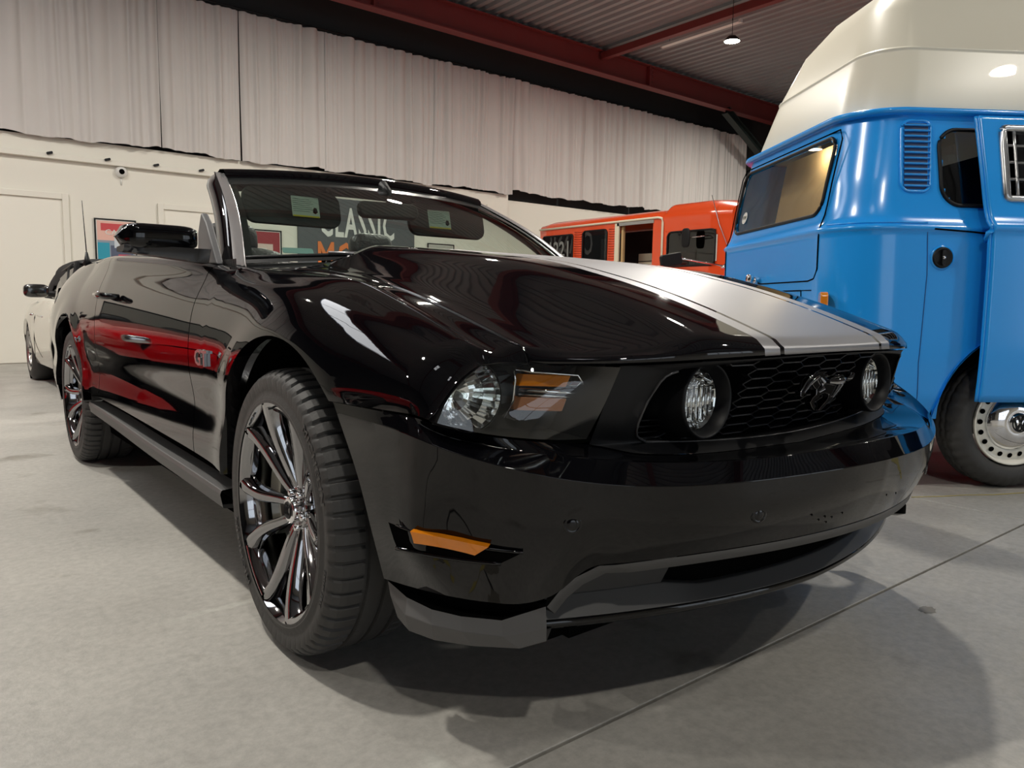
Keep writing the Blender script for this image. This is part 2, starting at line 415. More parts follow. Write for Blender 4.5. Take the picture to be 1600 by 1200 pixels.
both('crease_highlight_bead', MB().tube([(-float(X_top(y)), y, float(T_top(y)) - .0012) for y in np.linspace(-.555, .30, 60)], [.0024] * 60, 6), BLACK, car)  # bead added on the crease to give it a highlight line

# ---- front bumper cover: one skin with a shelf, a sloping band and the tall face
XS = [0, .1, .2, .3, .4, .5, .58, .65, .72, .78, .83, .87]
def arch_y(z): return -.02 - math.sqrt(max(.02, .41**2 - (z - .355)**2))
shelf_b = {0: (-.80, .538), .3: (-.785, .545), .5: (-.755, .560), .58: (-.705, .578), .65: (-.688, .586), .72: (-.672, .596), .78: (-.652, .606), .83: (-.630, .618), .87: (-.612, .630)}
by = sp(list(shelf_b), [v[0] for v in shelf_b.values()]); bz = sp(list(shelf_b), [v[1] for v in shelf_b.values()])
def lowF(x):
    if x <= .66: return cF(x)
    t = sp([.66, .71, .745, .792, .823, .849, .867], [0, 1, 2, 3, 4, 5, 6])
    yy = sp([.66, .71, .745, .792, .823, .849, .867], [-.764, -.729, -.700, -.641, -.581, -.509, -.432])
    zz = sp([.66, .70, .72, .745, .867], [.3575, .315, .302, .299, .293])
    return np.array([-x, yy(x), zz(x)])
def bumper_col(u):
    """u: 0..11 along XS, 11..13 side -> column of (point, n) corners"""
    pass
BP = {}
cols = []
for i, x in enumerate(XS):
    xf = sp([0, .5, .65, .72, .78, .83, .87], [0, .5, .64, .70, .745, .785, .815])(x)
    B = np.array([-x, by(x), bz(x)]); U = cU(min(x, .86)) if x < .86 else np.array([-.868, -.592, .618]); A = cA(min(x, .9)); Fp = lowF(float(xf))
    M1 = A * .62 + Fp * .38; M2 = A * .28 + Fp * .72
    out = np.array([-.5 * (x / .9) ** 3, -1 + .6 * (x / .9) ** 4, 0]) * .010
    if x > .75: out = np.array([-.8, -.5, 0]) * .010
    cols.append([B, U, A, M1 + out, M2 + out * .8, Fp])
sd = [([-.893, -.575, .641], [-.894, -.577, .634], [-.903, -.590, .609], [-.897, -.580, .500], [-.882, -.570, .390], [-.838, -.545, .2945]),
      ([-.908, -.50, .6425], [-.909, -.50, .637], [-.914, -.505, .618], [-.909, -.50, .510], [-.894, -.495, .395], [-.856, -.487, .2935])]
zs_ = [.6425, .638, .622, .51, .395, .293]; xl = [.9245, .9245, .9255, .917, .900, .872]
cols += [[np.array(p) for p in s] for s in sd]
cols.append([np.array([-xl[k], arch_y(zs_[k]), zs_[k]]) for k in range(6)])
cols = np.array(cols)                                  # (ncol, 6, 3)
def dens(P, n): return cr(P, n)
NC = 110
D6 = np.array([dens(cols[:, k], NC) for k in range(6)])  # rows of corner curves
def strip(rows_idx, n):
    out = []
    for c in range(NC): out.append(cr(D6[rows_idx, c], n))
    return np.array(out)
def make_bumper():
    S1, S2, S3 = strip([0, 1], 5), strip([1, 2], 4), strip([2, 3, 4, 5], 14)
    S1 = S1.copy(); dip = np.sin(np.linspace(0, 1, 5) * math.pi) * -.006; S1[:60, :, 2] += dip
    full = np.concatenate([S1, S2[:, 1:], S3[:, 1:]], axis=1)
    inner = full[:, -1:, :].copy(); inner[:, 0, 1] += .03; inner[:, 0, 0] *= .975; inner[:, 0, 2] -= .002
    full = np.concatenate([full, inner], axis=1)
    # mirror across the centre: drop the shared column
    m = full[1:].copy(); m[..., 0] *= -1
    return MB().grid(np.concatenate([m[::-1], full], axis=0))
bumper = make_bumper().build('bumper_cover', BLACK, car, bevel=.004, seg=2, ang=16)
def face_pt(x, z):
    """point and outward normal on the bumper face for |x|, z"""
    S3 = strip([2, 3, 4, 5], 14); best = None
    P = S3.reshape(-1, 3); d = (P[:, 0] + x) ** 2 + (P[:, 2] - z) ** 2; k = int(d.argmin()); i, j = divmod(k, 14)
    i = min(max(i, 1), NC - 2); j = min(max(j, 1), 12)
    du = S3[i + 1, j] - S3[i - 1, j]; dv = S3[i, j + 1] - S3[i, j - 1]; n = np.cross(du, dv); n /= np.linalg.norm(n)
    if n[1] > 0: n = -n
    return S3[i, j], n
def on_face(mb_fn, x, z, name, m, label=None, **k):
    for s in (1, -1):
        P, n = face_pt(x, z); P = P.copy(); n = n.copy()
        if s < 0: P[0] *= -1; n[0] *= -1
        M = frame_M(P, (-n[1], n[0], 0), (0, 0, 1)); z_ = M.to_3x3() @ Vector((0, 0, 1))
        if z_.dot(Vector(n)) < 0: M = frame_M(P, (n[1], -n[0], 0), (0, 0, 1))
        o = mb_fn().build(name, m, car, **k)
        o.data.transform(M)
for x, z in ((.36, .455), (.695, .462)):
    on_face(lambda: MB().lathe([(-.002, .0175), (.0012, .0165), (.0016, .0130), (.0002, .0118), (.0016, .0105), (.003, .006), (.003, 0)], 28, axis='z'), x, z, 'parking_sensor', BLACK)

# side marker lamps in their pockets
def fair(mb, m, n):
    A = np.array(mb.V).reshape(m, n, 3); u = np.linspace(-1, 1, n)
    for r in range(m):
        for c in range(3): A[r, :, c] = np.polyval(np.polyfit(u, A[r, :, c], 2), u)
    mb.V = [tuple(v) for v in A.reshape(-1, 3)]; return mb
_S3 = strip([2, 3, 4, 5], 14); _g = MB().grid(_S3); BB = BVHTree.FromPolygons([Vector(v) for v in _g.V], _g.F)
def quad(P, n=12, m=4):
    P = [np.array(p) for p in P]; return np.array([[(P[0] * (1 - u) + P[1] * u) * (1 - v) + (P[3] * (1 - u) + P[2] * u) * v for u in np.linspace(0, 1, n)] for v in np.linspace(0, 1, m)])
PM_ = [(-.892, -.572, .4365), (-.804, -.687, .4215), (-.820, -.667, .4010), (-.887, -.575, .4150)]
PK_ = [(-.901, -.515, .440), (-.762, -.727, .410), (-.790, -.700, .385), (-.894, -.527, .394)]
gk = fair(snap(MB().grid(quad(PK_)), BB, .0060), 4, 12)
gm = MB().grid(quad(PM_)); fr0 = fair(snap(MB().grid(quad(PM_)), BB, .0125), 4, 12); bk0 = fair(snap(MB().grid(quad(PM_)), BB, .0), 4, 12)
lamp_mb = MB(); A1 = np.array(fr0.V).reshape(4, 12, 3); A0 = np.array(bk0.V).reshape(4, 12, 3); lamp_mb.grid(A1)
for e in (0, -1): lamp_mb.grid([A1[e], A0[e]]); lamp_mb.grid([A1[:, e], A0[:, e]])
lipP = fair(snap(MB().grid(quad([PK_[3], PK_[2], PK_[2], PK_[3]], 16, 2)), BB, .0075), 2, 16); lp = MB().tube(lipP.V[:16], .0040, 6)
lipP = fair(snap(MB().grid(quad([PK_[0], PK_[1], PK_[1], PK_[0]], 16, 2)), BB, .0055), 2, 16); lp2 = MB().tube(lipP.V[1:16], .0030, 6)
for a_, nm, m in ((gk, 'marker_recess', DARK), (lamp_mb, 'side_marker_lamp', AMB), (lp, 'marker_recess_lip', BLACK), (lp2, 'marker_recess_edge', BLACK)): both(nm, a_, m, car)
for x_, z_ in ((.045, .445), (.10, .440), (-.12, .43), (-.15, .425), (-.175, .43), (-.16, .415), (-.19, .425), (-.22, .44), (-.115, .375)):
    P = Vector((x_, -1.1, z_)); hit = BB.ray_cast(Vector((-abs(x_), -1.3, z_)), Vector((0, 1, 0)))
    if hit[0]: p_ = hit[0]; MB().lathe([(.001, .0028), (.001, 0)], 10, frame_M((math.copysign(p_.x, -1) if x_ < 0 else abs(p_.x), p_.y, p_.z), (1, 0, 0), (0, 0, 1)), axis='z').build('plate_screw_hole', DARK, car, smooth=False)

# ---- grille surround, mesh, fog lamps
def surround():
    nT, nS, nB = 26, 12, 26
    o_top = [cN(x) + np.array([0, .008, -.006]) for x in np.linspace(0, .56, nT)]
    o_bot = [np.array([-x, by(x) - .004, bz(x) + .001]) for x in np.linspace(.585, 0, nB)]
    o_sid = [o_top[-1] * (1 - t) + o_bot[0] * t for t in np.linspace(0, 1, nS + 2)[1:-1]]
    def E_(x): p = cN(x); return p + np.array([0, .016, -.0095 - .010 * (x / .5) ** 2])
    i_top = [E_(x) for x in np.linspace(0, .445, nT)]
    i_bot = [cD(x) for x in np.linspace(.462, 0, nB)]
    c1, c2 = np.array([-.478, -.795, .712]), np.array([-.505, -.752, .602])
    i_sid = cr([i_top[-1], c1, c2, i_bot[0]], nS + 2)[1:-1]
    O = np.array(o_top + o_sid + o_bot); I = np.array(i_top + list(i_sid) + i_bot)
    mid = O * .06 + I * .94 + np.array([0, -.004, 0])
    I2 = I + np.array([0, .050, 0]); I2[:, 0] *= .985
    G = np.array([O, O * .5 + I * .5 + np.array([0, -.004, 0]), mid, I, I2])
    mb = MB().grid(G); mb.mirror()
    return mb, I
sm, Iloop = surround()
sur = sm.build('grille_surround', SATIN, car)
_rim = [tuple(p + np.array([0, -.002, -.001])) for p in Iloop[26:]]; MB().tube(_rim + [(-x, y, z) for x, y, z in _rim[::-1][1:]], .0028, 6).build('grille_highlight_bead', mat('highlight_satin', (.05, .05, .052), .25), sur)  # lighter-coloured bead added as the highlight along the opening edge
def grille_y(x, z):
    a = abs(x); t = (z - cD(a)[2]) / (cN(a)[2] - cD(a)[2]); return (cD(a)[1] + .030) * (1 - t) + (cN(a)[1] + .040) * t
def grille_mesh():
    mb = MB(); pw, ph = .086, .0213; r = .0013
    def seg(a, b):
        (x0, z0), (x1, z1) = a, b
        for z in (z0, z1):
            if not .558 < z < .742: return
        for x in (x0, x1):
            if abs(x) > .49 - max(0, (z0 - .60)) * .25 or math.hypot(abs(x) - .350, z0 - .6575) < .080: return
        P = [Vector((x, grille_y(x, z), z)) for x, z in (a, b)]; d = (P[1] - P[0]).normalized(); up = d.cross(Vector((0, 1, 0))).normalized() * r
        V = []
        for p in P:
            V += [p + up, p - up, p - up + Vector((0, .014, 0)), p + up + Vector((0, .014, 0))]
        mb.add([tuple(v) for v in V], [(0, 4, 5, 1), (1, 5, 6, 2), (3, 7, 4, 0), (2, 6, 7, 3)])
    for i in range(-7, 8):
        for j in range(-1, 10):
            cx = i * pw; cz = .556 + j * ph + (ph / 2 if i % 2 else 0); hw = pw * .37; ex = pw * .63
            seg((cx - hw, cz + ph / 2), (cx + hw, cz + ph / 2))
            seg((cx + hw, cz + ph / 2), (cx + ex, cz)); seg((cx - ex, cz), (cx - hw, cz + ph / 2))
            seg((cx + ex, cz), (cx + hw, cz - ph / 2)); seg((cx - hw, cz - ph / 2), (cx - ex, cz))
    return mb
grille_mesh().build('honeycomb_mesh', MESHM, car, smooth=False)
bk = MB(); bk.grid([[(x, grille_y(x, z) + .045, z) for x in np.linspace(-.52, .52, 20)] for z in (.535, .66, .765)]); bk.build('grille_backing', DARK, car, smooth=False)
sl = MB()
for z in (.579, .592, .605, .618):
    for s in (-1, 1): MB().tube([(s * .47, grille_y(.47, z) - .002, z), (s * .41, grille_y(.41, z) - .002, z)], .0018, 5).build('grille_side_slat', SATIN, car)
for s in (-1, 1):
    cx, cz = s * .350, .6575; yf = -.800; M = frame_M((cx, yf, cz), (0, 1, 0), (1, 0, 0))
    hz = MB().lathe([(.10, .080), (.002, .078), (-.005, .0755), (-.003, .072), (.022, .0625), (.05, .060)], 56, M).build('fog_lamp', SATIN, car)
    MB().lathe([(.022, .0625), (.015, .052), (.011, .030), (.009, 0)], 48, M).build('lens', GLS, hz)
    refl = MB().lathe([(.024, .0615), (.034, .050), (.042, .03), (.045, 0)], 20, M)
    refl.build('reflector', CHR, hz, smooth=False)
    ft = MB()
    for k in range(-3, 4):
        hh = math.sqrt(.056**2 - (k * .0155)**2)
        ft.tube([(cx + k * .0155, yf + .023, cz - hh * .75), (cx + k * .0155, yf + .0215, cz + hh * .55)], .0038, 6)
    ft.tube([(cx - .048, yf + .023, cz + .026), (cx + .048, yf + .023, cz + .026)], .003, 6)
    ft.lathe([(.030, .012), (.026, .008), (.025, 0)], 16, M)
    ft.build('lens_fluting', CHR, hz)

# galloping horse emblem (flat chrome casting standing in the middle of the mesh)
horse = [(872, 270), (874, 252), (887, 232), (905, 208), (922, 193), (938, 184), (946, 174), (951, 182), (968, 177), (1002, 178), (984, 187), (1008, 195), (990, 200), (1006, 214),
         (1030, 203), (1055, 196), (1075, 200), (1088, 210), (1103, 212), (1118, 200), (1120, 190), (1136, 194), (1138, 208), (1122, 222), (1102, 228), (1084, 224),
         (1080, 238), (1066, 252), (1052, 262), (1046, 280), (1030, 290), (1010, 306), (990, 316), (975, 330), (958, 340), (950, 336), (966, 322), (984, 306), (998, 292), (1004, 276),
         (985, 268), (962, 272), (958, 284), (940, 292), (932, 306), (940, 322), (930, 334), (921, 322), (914, 300), (926, 284), (944, 270), (946, 250), (936, 240), (928, 226), (912, 240), (894, 258), (882, 274)]
hp = [((x - 1005) / 264 * .232, (252 - y) / 166 * .086) for x, y in horse]
def horse_mb():
    mb = MB(); n = len(hp); c = np.array(hp)
    Vf = [(x, -.020, z) for x, z in hp]; Vb = [(x, .004, z) for x, z in hp]
    mb.add([(x, 0, z) for x, z in hp] + [(x, .014, z) for x, z in hp], [tuple(range(n)), tuple(range(n, 2 * n))[::-1]] + [(i, n + i, n + (i + 1) % n, (i + 1) % n) for i in range(n)])
    # body relief: muscles as slim lofted ridges
    def q(x, y): return ((x - 1005) / 264 * .232, -.002, (252 - y) / 166 * .086)
    mb.tube([q(1000, 222), q(1030, 225), q(1062, 222), q(1080, 214)], [.005, .008, .009, .004], 8)
    mb.tube([q(960, 200), q(975, 222), q(970, 250), q(950, 262)], [.004, .007, .007, .003], 8)
    mb.tube([q(885, 256), q(910, 225), q(935, 205), q(955, 195)], [.002, .004, .005, .004], 8)
    mb.tube([q(1060, 235), q(1040, 262), q(1015, 290)], [.006, .004, .002], 8)
    mb.tube([q(1090, 216), q(1112, 214), q(1130, 198)], [.003, .004, .002], 8)
    return mb
hb = horse_mb().build('horse_emblem', BCHR, car, bevel=.0015, seg=2, ang=40)
hb.location = (-.004, -.868, .668); hb.rotation_euler = (R_(-6), 0, 0)

# ---- headlights
def headlight():
    top = [(-.772, -.611, .732), (-.72, -.622, .736), (-.68, -.642, .735), (-.62, -.704, .732), (-.562, -.762, .731)]
    right = [(-.562, -.762, .731), (-.574, -.735, .66), (-.588, -.703, .590)]
    bot = [(-.868, -.611, .633), (-.80, -.640, .614), (-.72, -.668, .600), (-.65, -.684, .592), (-.588, -.703, .590)]
    left = [(-.772, -.611, .732), (-.815, -.613, .705), (-.848, -.611, .671), (-.868, -.611, .633)]
    return coons(top, bot, left, right, 24, 16)
HL = headlight()
for s in (1, -1):
    fx = (lambda mb: mb) if s == 1 else flip
    lens = MB().grid(HL)
    hs = MB()
    edge = np.concatenate([HL[0], HL[1:, -1], HL[-1, ::-1][1:], HL[::-1, 0][1:-1]])
    cen = edge.mean(axis=0); deep = edge * .93 + cen * .07 + np.array([0, .10, 0]); deep2 = edge * .6 + cen * .4 + np.array([0.0, .13, 0])
    hs.grid([edge, deep, deep2], closev=True); n0 = len(edge); hs.F.append(tuple(range(2 * n0, 3 * n0)))
    house = fx(hs).build('headlight', mat('headlight_housing', (.030, .030, .031), .35), car, smooth=False)
    fx(lens).build('lens', GLS, house)
    M = frame_M((-.778, -.578, .672), (.10, 1, -.02), (1, -.1, 0))
    bowl = MB().lathe([(-.010, .0655), (.004, .0635), (.03, .052), (.055, .034), (.066, .012), (.067, 0)], 30, M)
    fx(bowl).build('reflector_bowl', CHR, house, smooth=False)
    bl = MB().lathe([(.066, .009), (.02, .009), (.012, .006), (.010, 0)], 14, M); bl.tube([(-.74, -.55, .672), (-.752, -.575, .672)], .006, 8)
    fx(bl).build('bulb', GLS, house)
    rg = MB()
    for k in range(1, 9):
        a = math.pi * (1.02 + k * .06); rg.tube([tuple(M @ Vector((h, r * math.cos(a), r * math.sin(a)))) for h, r in ((-.006, .062), (.028, .052), (.055, .034))], .0016, 5)
    fx(rg).build('reflector_fluting', CHR, house)
    sh = MB().lathe([(-.012, .0665), (-.010, .069), (.06, .071)], 40, M)
    # smoked shroud to the right of the bowl
    M2 = frame_M((-.712, -.583, .672), (.06, 1, 0), (1, 0, 0))
    sh.lathe([(-.004, .066), (.05, .060)], 30, M2, a0=-.95, a1=.95)
    fx(sh).build('shroud', mat('smoked_grey', (.10, .10, .10), .4), house)
    def bar(z0, z1, x0, x1, y0, m, nm):
        b = MB(); P = [(x0, y0, z0), (x1, y0 - (abs(x0) - abs(x1)) * .85, z0 - .002), (x1 - .010, y0 + .003 - (abs(x0) - abs(x1)) * .85, z1), (x0 - .006, y0 + .006, z1)]
        off = np.array([0, .02, 0]); b.add(P + [tuple(np.array(p) + off) for p in P], [(0, 1, 2, 3), (0, 4, 5, 1), (3, 2, 6, 7), (0, 3, 7, 4), (1, 5, 6, 2)])
        return fx(b).build(nm, m, house, smooth=False, bevel=.002)
    bar(.712, .688, -.672, -.602, -.612, AMB, 'turn_signal')
    bar(.700, .690, -.601, -.586, -.674, CHR, 'clear_reflector')
    bar(.667, .640, -.672, -.604, -.606, mat('dim_amber_lens', (.42, .17, .08), .2, coat=1), 'reflex_reflector')
    ct = MB().tube([(-.685, -.604, .722), (-.660, -.622, .716), (-.592, -.680, .711), (-.584, -.688, .694)], .0030, 6)
    ct.tube([(-.676, -.604, .681), (-.64, -.634, .679), (-.594, -.676, .676)], .0045, 6); ct.tube([(-.676, -.602, .672), (-.64, -.630, .670), (-.600, -.668, .668)], .0025, 6)
    ct.tube([(-.688, -.600, .722), (-.682, -.600, .70), (-.684, -.598, .66), (-.70, -.59, .625)], .0025, 6)
    fx(ct).build('lamp_trim', CHR, house)

# ---- lower intake, trims, splitter
def lower_front():
    # matte trim following the lower edge of the cover
    E1 = np.array([cF(x) for x in np.linspace(0, .60, 30)] + [(-.627, -.784, .372), (-.664, -.762, .352), (-.688, -.746, .328), (-.708, -.733, .297)])
    E1[:, 2] -= .001; E2 = E1.copy(); E2[:, 2] -= .020; E2[:, 0] *= .985; E2[-5:, 0] += .012; E2[:, 1] += .004
    E3 = E2.copy(); E3[:, 1] += .04
    t = MB().grid([E1, E2, E3]); t.mirror()
    return t
lower_front().build('intake_trim', MATTE, car)
def yb(x): return cF(x)[1]
# recessed fascia around the opening, lower slanted panel and gloss lip
fa = MB()
def Q(P): return [tuple(p) for p in P]
topy = lambda x: (-x, yb(x) + .075, .372)
xsL = np.linspace(0, .64, 24)
hole_t, hole_b = .395, .345
def fy(x): return ev6((-.860, .344, -.039, .022), x) + .036
fa.grid([[(-x, fy(x) - .03, .368) for x in np.linspace(hole_t, .62, 10)], [(-x, fy(x) - .01, .330) for x in np.linspace(hole_t + .018, .65, 10)], [(-x, fy(x), .283) for x in np.linspace(hole_t + .035, .69, 10)]])
both('intake_side_panel', fa, mat('panel_black', (.030, .030, .031), .5), car)
for k in range(3):
    sv = MB(); sv.tube([(-x, fy(x) - .024, .356 - k * .010) for x in np.linspace(.47, .62, 8)], .002, 5); both('intake_vane', sv, SATIN, car)
lpnl = MB()
xt = np.linspace(0, .715, 40)
def lipM(x): return np.array([-x, ev6((-.860, .344, -.039, .022), x), .246 + .012 * x])
def lipT(x):
    zt = .272 if x < .33 else .272 + min(1, (x - .33) / .10) * .018
    return np.array([-x, fy(x) - .002, zt])
lpnl.grid([[tuple(lipT(x) + np.array([0, .05, 0])) for x in xt], [tuple(lipT(x)) for x in xt], [tuple(lipM(x)) for x in xt], [tuple(lipM(x) + np.array([0, .03, -.002])) for x in xt]]); lpnl.mirror()
lpnl.build('lower_panel', MATTE, car, bevel=.003, ang=20)
glp = MB(); glp.grid([[tuple(lipM(x) + np.array([0, .010, -.003])) for x in xt], [tuple(lipM(x) + np.array([0, .002, -.012])) for x in xt], [tuple(lipM(x) + np.array([0, .012, -.022])) for x in xt], [tuple(lipM(x) + np.array([0, .08, -.020])) for x in xt]]); glp.mirror(); glp.build('chin_lip', BLACK, car)
ib = MB(); ib.box((-.62, -.70, .20), (.62, -.45, .40)); ib.build('intake_cavity', DARK, car, smooth=False)
cs = MB(); cs.grid([[(-x, yb(x) + .14, z) for x in np.linspace(-.6, .6, 12)] for z in (.25, .38)]); cs.build('radiator', DARK, car)
# corner splitter: faceted matte blade
def splitter():
    T = np.array([(-.868, -.433, .291), (-.858, -.49, .272), (-.838, -.548, .262), (-.81, -.605, .2605), (-.765, -.672, .264), (-.7085, -.7305, .296)])
    F1 = np.array([(-.866, -.440, .262), (-.868, -.50, .242), (-.850, -.565, .240), (-.822, -.625, .241), (-.776, -.690, .242), (-.716, -.742, .262)])
    Bm = np.array([(-.862, -.462, .221), (-.858, -.497, .206), (-.838, -.558, .2035), (-.802, -.634, .210), (-.748, -.706, .217), (-.716, -.742, .235)])
    In = Bm + np.array([.05, .04, .002]); Bo = np.array([(-.866, -.434, .292), (-.836, -.498, .2925), (-.806, -.566, .2985), (-.776, -.62, .3015), (-.735, -.682, .2985), (-.7085, -.7285, .2985)]); Tin = T.copy(); Tin[1:-1] = (T[1:-1] + np.array([.028, .022, 0]))
    a = MB().grid([T, F1, Bm, In]); b = MB().grid([Bo + np.array([.012, .010, .004]), Tin, T])
    return a, b
sa, sb = splitter()
both('splitter_blade', sa, MATTE, car, smooth=False, bevel=.002); both('splitter_recess', sb, DARK, car, smooth=False)

# ---- side skirts and underbody
sk = MB(); ys = np.linspace(.40, 2.30, 20); zt = sp([.3, .68, 1.1, 1.9, 2.4], [.312, .320, .327, .350, .36])
sk.grid([[(-.86, y, zt(y) + .004) for y in ys], [(-.925, y, zt(y)) for y in ys], [(-.930, y, zt(y) - .012) for y in ys], [(-.922, y, zt(y) - .052) for y in ys], [(-.86, y, zt(y) - .060) for y in ys]])
both('side_skirt', sk, MATTE, car, bevel=.003)
sk = MB(); sk.grid([[(-.905, y, Z_rock(y) + .01) for y in ys], [(-.885, y, Z_rock(y) - .015) for y in ys], [(-.86, y, zt(y) - .01) for y in ys], [(-.84, y, .20) for y in ys], [(-.60, y, .16) for y in ys]])
both('rocker_channel', sk, DARK, car)
ub = MB().box((-.60, -.60, .15), (.60, 3.5, .30)); ub.build('underbody', DARK, car, smooth=False)
for cy, cz, r in (ARCH_F, ARCH_R):
    wl = MB().lathe([(-.885, r + .006), (-.52, r + .015), (-.50, .05)], 40, Matrix.Translation((0, cy, cz)), a0=-R_(95), a1=R_(95))
    both('wheel_liner', wl, DARK, car)

# ---- wheels
RT, RRIM = .343, .2715
def tyre_mb():
    n = 480; prof_ = [(-.005, .262), (-.004, .276), (.0005, .283), (.0000, .292), (-.004, .318), (.006, .330), (.020, .3385), (.034, .3415), (.048, .3425), (.068, .3430), (.070, .3345), (.078, .3345), (.080, .3430),
             (.113, .3430), (.115, .3345), (.123, .3345), (.125, .3430), (.158, .3430), (.160, .3345), (.168, .3345), (.170, .343), (.205, .3425), (.225, .335), (.245, .315), (.25, .29), (.235, .262)]
    G = []
    for i in range(n):
        t = 2 * math.pi * i / n; row = []; sipe = (i % 8 in (0, 1))
        for k, (h, r) in enumerate(prof_):
            rr = r
            if sipe and (5 <= k <= 9 or 21 <= k <= 23): rr -= .007
            row.append((h, rr * math.cos(t), rr * math.sin(t)))
        G.append(row)
    return MB().grid(np.array(G), closeu=True)
def rim_mb():
    barrel = MB().lathe([(-.002, .2645), (-.0045, .2700), (-.0035, .2725), (.000, .2745), (.004, .272)], 120)
    barrel.lathe([(-.002, .2645), (.010, .2560), (.030, .250), (.20, .240), (.235, .262)], 100)
    return barrel
def spokes_mb():
    mb = MB()
    for p in range(5):
        c0 = R_(94 + 72 * p)
        for s in (-1, 1):
            P = []
            for t in np.linspace(0, 1, 12):
                r = .040 + (.2625 - .040) * t
                a = c0 + s * (R_(17.5) * (1 - (1 - t) ** 2.2) * 1.0 + R_(6) * math.sin(t * math.pi) + R_(16) * (1 - t) ** 3)
                wdt = .011 + .0055 * t + (.004 if t > .85 else 0)
                dep = .016 - .030 * (t ** 1.2) + .016 * t * t     # face height (outer = negative)
                h = .058 - .060 * t ** .8
                er = np.array([math.cos(a), math.sin(a)]); et = np.array([-math.sin(a), math.cos(a)])
                row = []
                for wv, hh in ((-1.25, .030), (-1.0, .006), (-.55, .0), (.0, .0015), (.55, .0), (1.0, .006), (1.25, .030)):
                    q = er * r + et * wdt * wv; row.append((h + hh, q[0], q[1]))
                P.append(row)
            mb.grid(np.array(P))
        # web that joins the pair at the rim
        W = []
        for t in np.linspace(-1, 1, 9):
            a = c0 + t * R_(17); W.append([(-.003, .2640 * math.cos(a), .2640 * math.sin(a)), (-.001, (.245 + .008 * abs(t)) * math.cos(a), (.245 + .008 * abs(t)) * math.sin(a)), (.020, .243 * math.cos(a), .243 * math.sin(a))])
        mb.grid(np.array(W))
    mb.lathe([(.090, .062), (.062, .060), (.054, .050), (.054, .036), (.060, .034)], 40)
    return mb
def cap_mb():
    mb = MB().lathe([(h + .030, r) for h, r in [(.030, .034), (.006, .0325), (.002, .030), (.003, .026), (.001, .022), (.000, 0)]], 36)
    return mb
def emblem_mb():
    mb = MB().lathe([(.031, .0215), (.028, .0205), (.028, .018), (.0305, .0175), (.0305, 0)], 30)
    for k in range(4): mb.tube([(.029, -.010 + k * .006, -.010), (.027, -.006 + k * .005, .0), (.029, -.010 + k * .006, .011)], .0012, 5)
    return mb
def lug_mb(k):
    a = R_(50 + 72 * k); return MB().lathe([(.062, .0095), (.046, .009), (.043, .006), (.043, 0)], 8, Matrix.Translation((0, .046 * math.cos(a), .046 * math.sin(a))))
def arc_text(s, rad, size, a_mid, h, bold=0, sx=1.0, sp_=1.0):
    V, F = text_geo(s, size, bold, .0006, sp_); out = []
    for x, y, z in V:
        a = a_mid + x * sx / rad; r = rad + y; out.append((h - z, r * math.cos(a), r * math.sin(a)))
    return MB().add(out, F)
def wheel(loc, rz=0, flip_=False, proto=None):
    if proto is None:
        w_ = empty('wheel', loc, rz); w_.parent = car
        ty = tyre_mb().build('tyre', RUB, w_)
        ty.data.polygons.foreach_set('use_smooth', [not (5 <= i % 25 <= 22) for i in range(len(ty.data.polygons))])
        for nm, s, rad, sz, a, sx in (('lettering', 'MICHELIN', .3020, .025, 147, 1.5), ('lettering', 'MICHELIN', .3020, .025, 327, 1.5), ('lettering', '255/40 ZR19', .3000, .012, 200, 1.3)):
            arc_text(s, rad, sz, R_(a), -.0046 if sz > .02 else -.0028, .0006, sx, 1.15).build(nm, RUBL, ty, smooth=False)
        rm = rim_mb().build('rim', BCHR, w_)
        arc_text('SHELBY', .2575, .0135, R_(52), .0015, .0005, 1.25, 1.1).build('rim_lettering', ALU, rm, smooth=False)
        spokes_mb().build('spokes', BCHR, w_); c_ = cap_mb().build('centre_cap', CHR, w_); emblem_mb().build('cap_emblem', SATIN, c_); [lug_mb(k).build('lug_nut', CHR, w_) for k in range(5)]
        MB().lathe([(.075, .06), (.073, .10), (.073, .165), (.080, .166), (.095, .166), (.095, .10)], 60).build('brake_disc', ALU, w_)
        cl = MB().lathe([(.052, .11), (.050, .172), (.10, .178), (.10, .11), (.052, .11)], 14, a0=R_(-35), a1=R_(35)); cl.build('brake_caliper', mat('caliper_grey', (.35, .35, .30), .35, .6), w_)
        vl = MB().tube([(.01, .0, .2535), (-.012, 0, .250)], .003, 8); vl.build('valve_stem', SATIN, w_)
    else:
        w_ = copy_tree(proto, car); w_.location = loc; w_.rotation_euler = (0, 0, rz)
    return w_
# lathe(axis x): local (h, y, z)=(h, r cos, r sin): h grows inward (+x) for the car's right side
w0 = wheel((-.9275, 0, RT), -.028)
wheel((-.9275, 2.72, RT), 0, proto=w0)
wheel((.9275, 0, RT), math.pi - .028, proto=w0); wheel((.9275, 2.72, RT), math.pi, proto=w0)
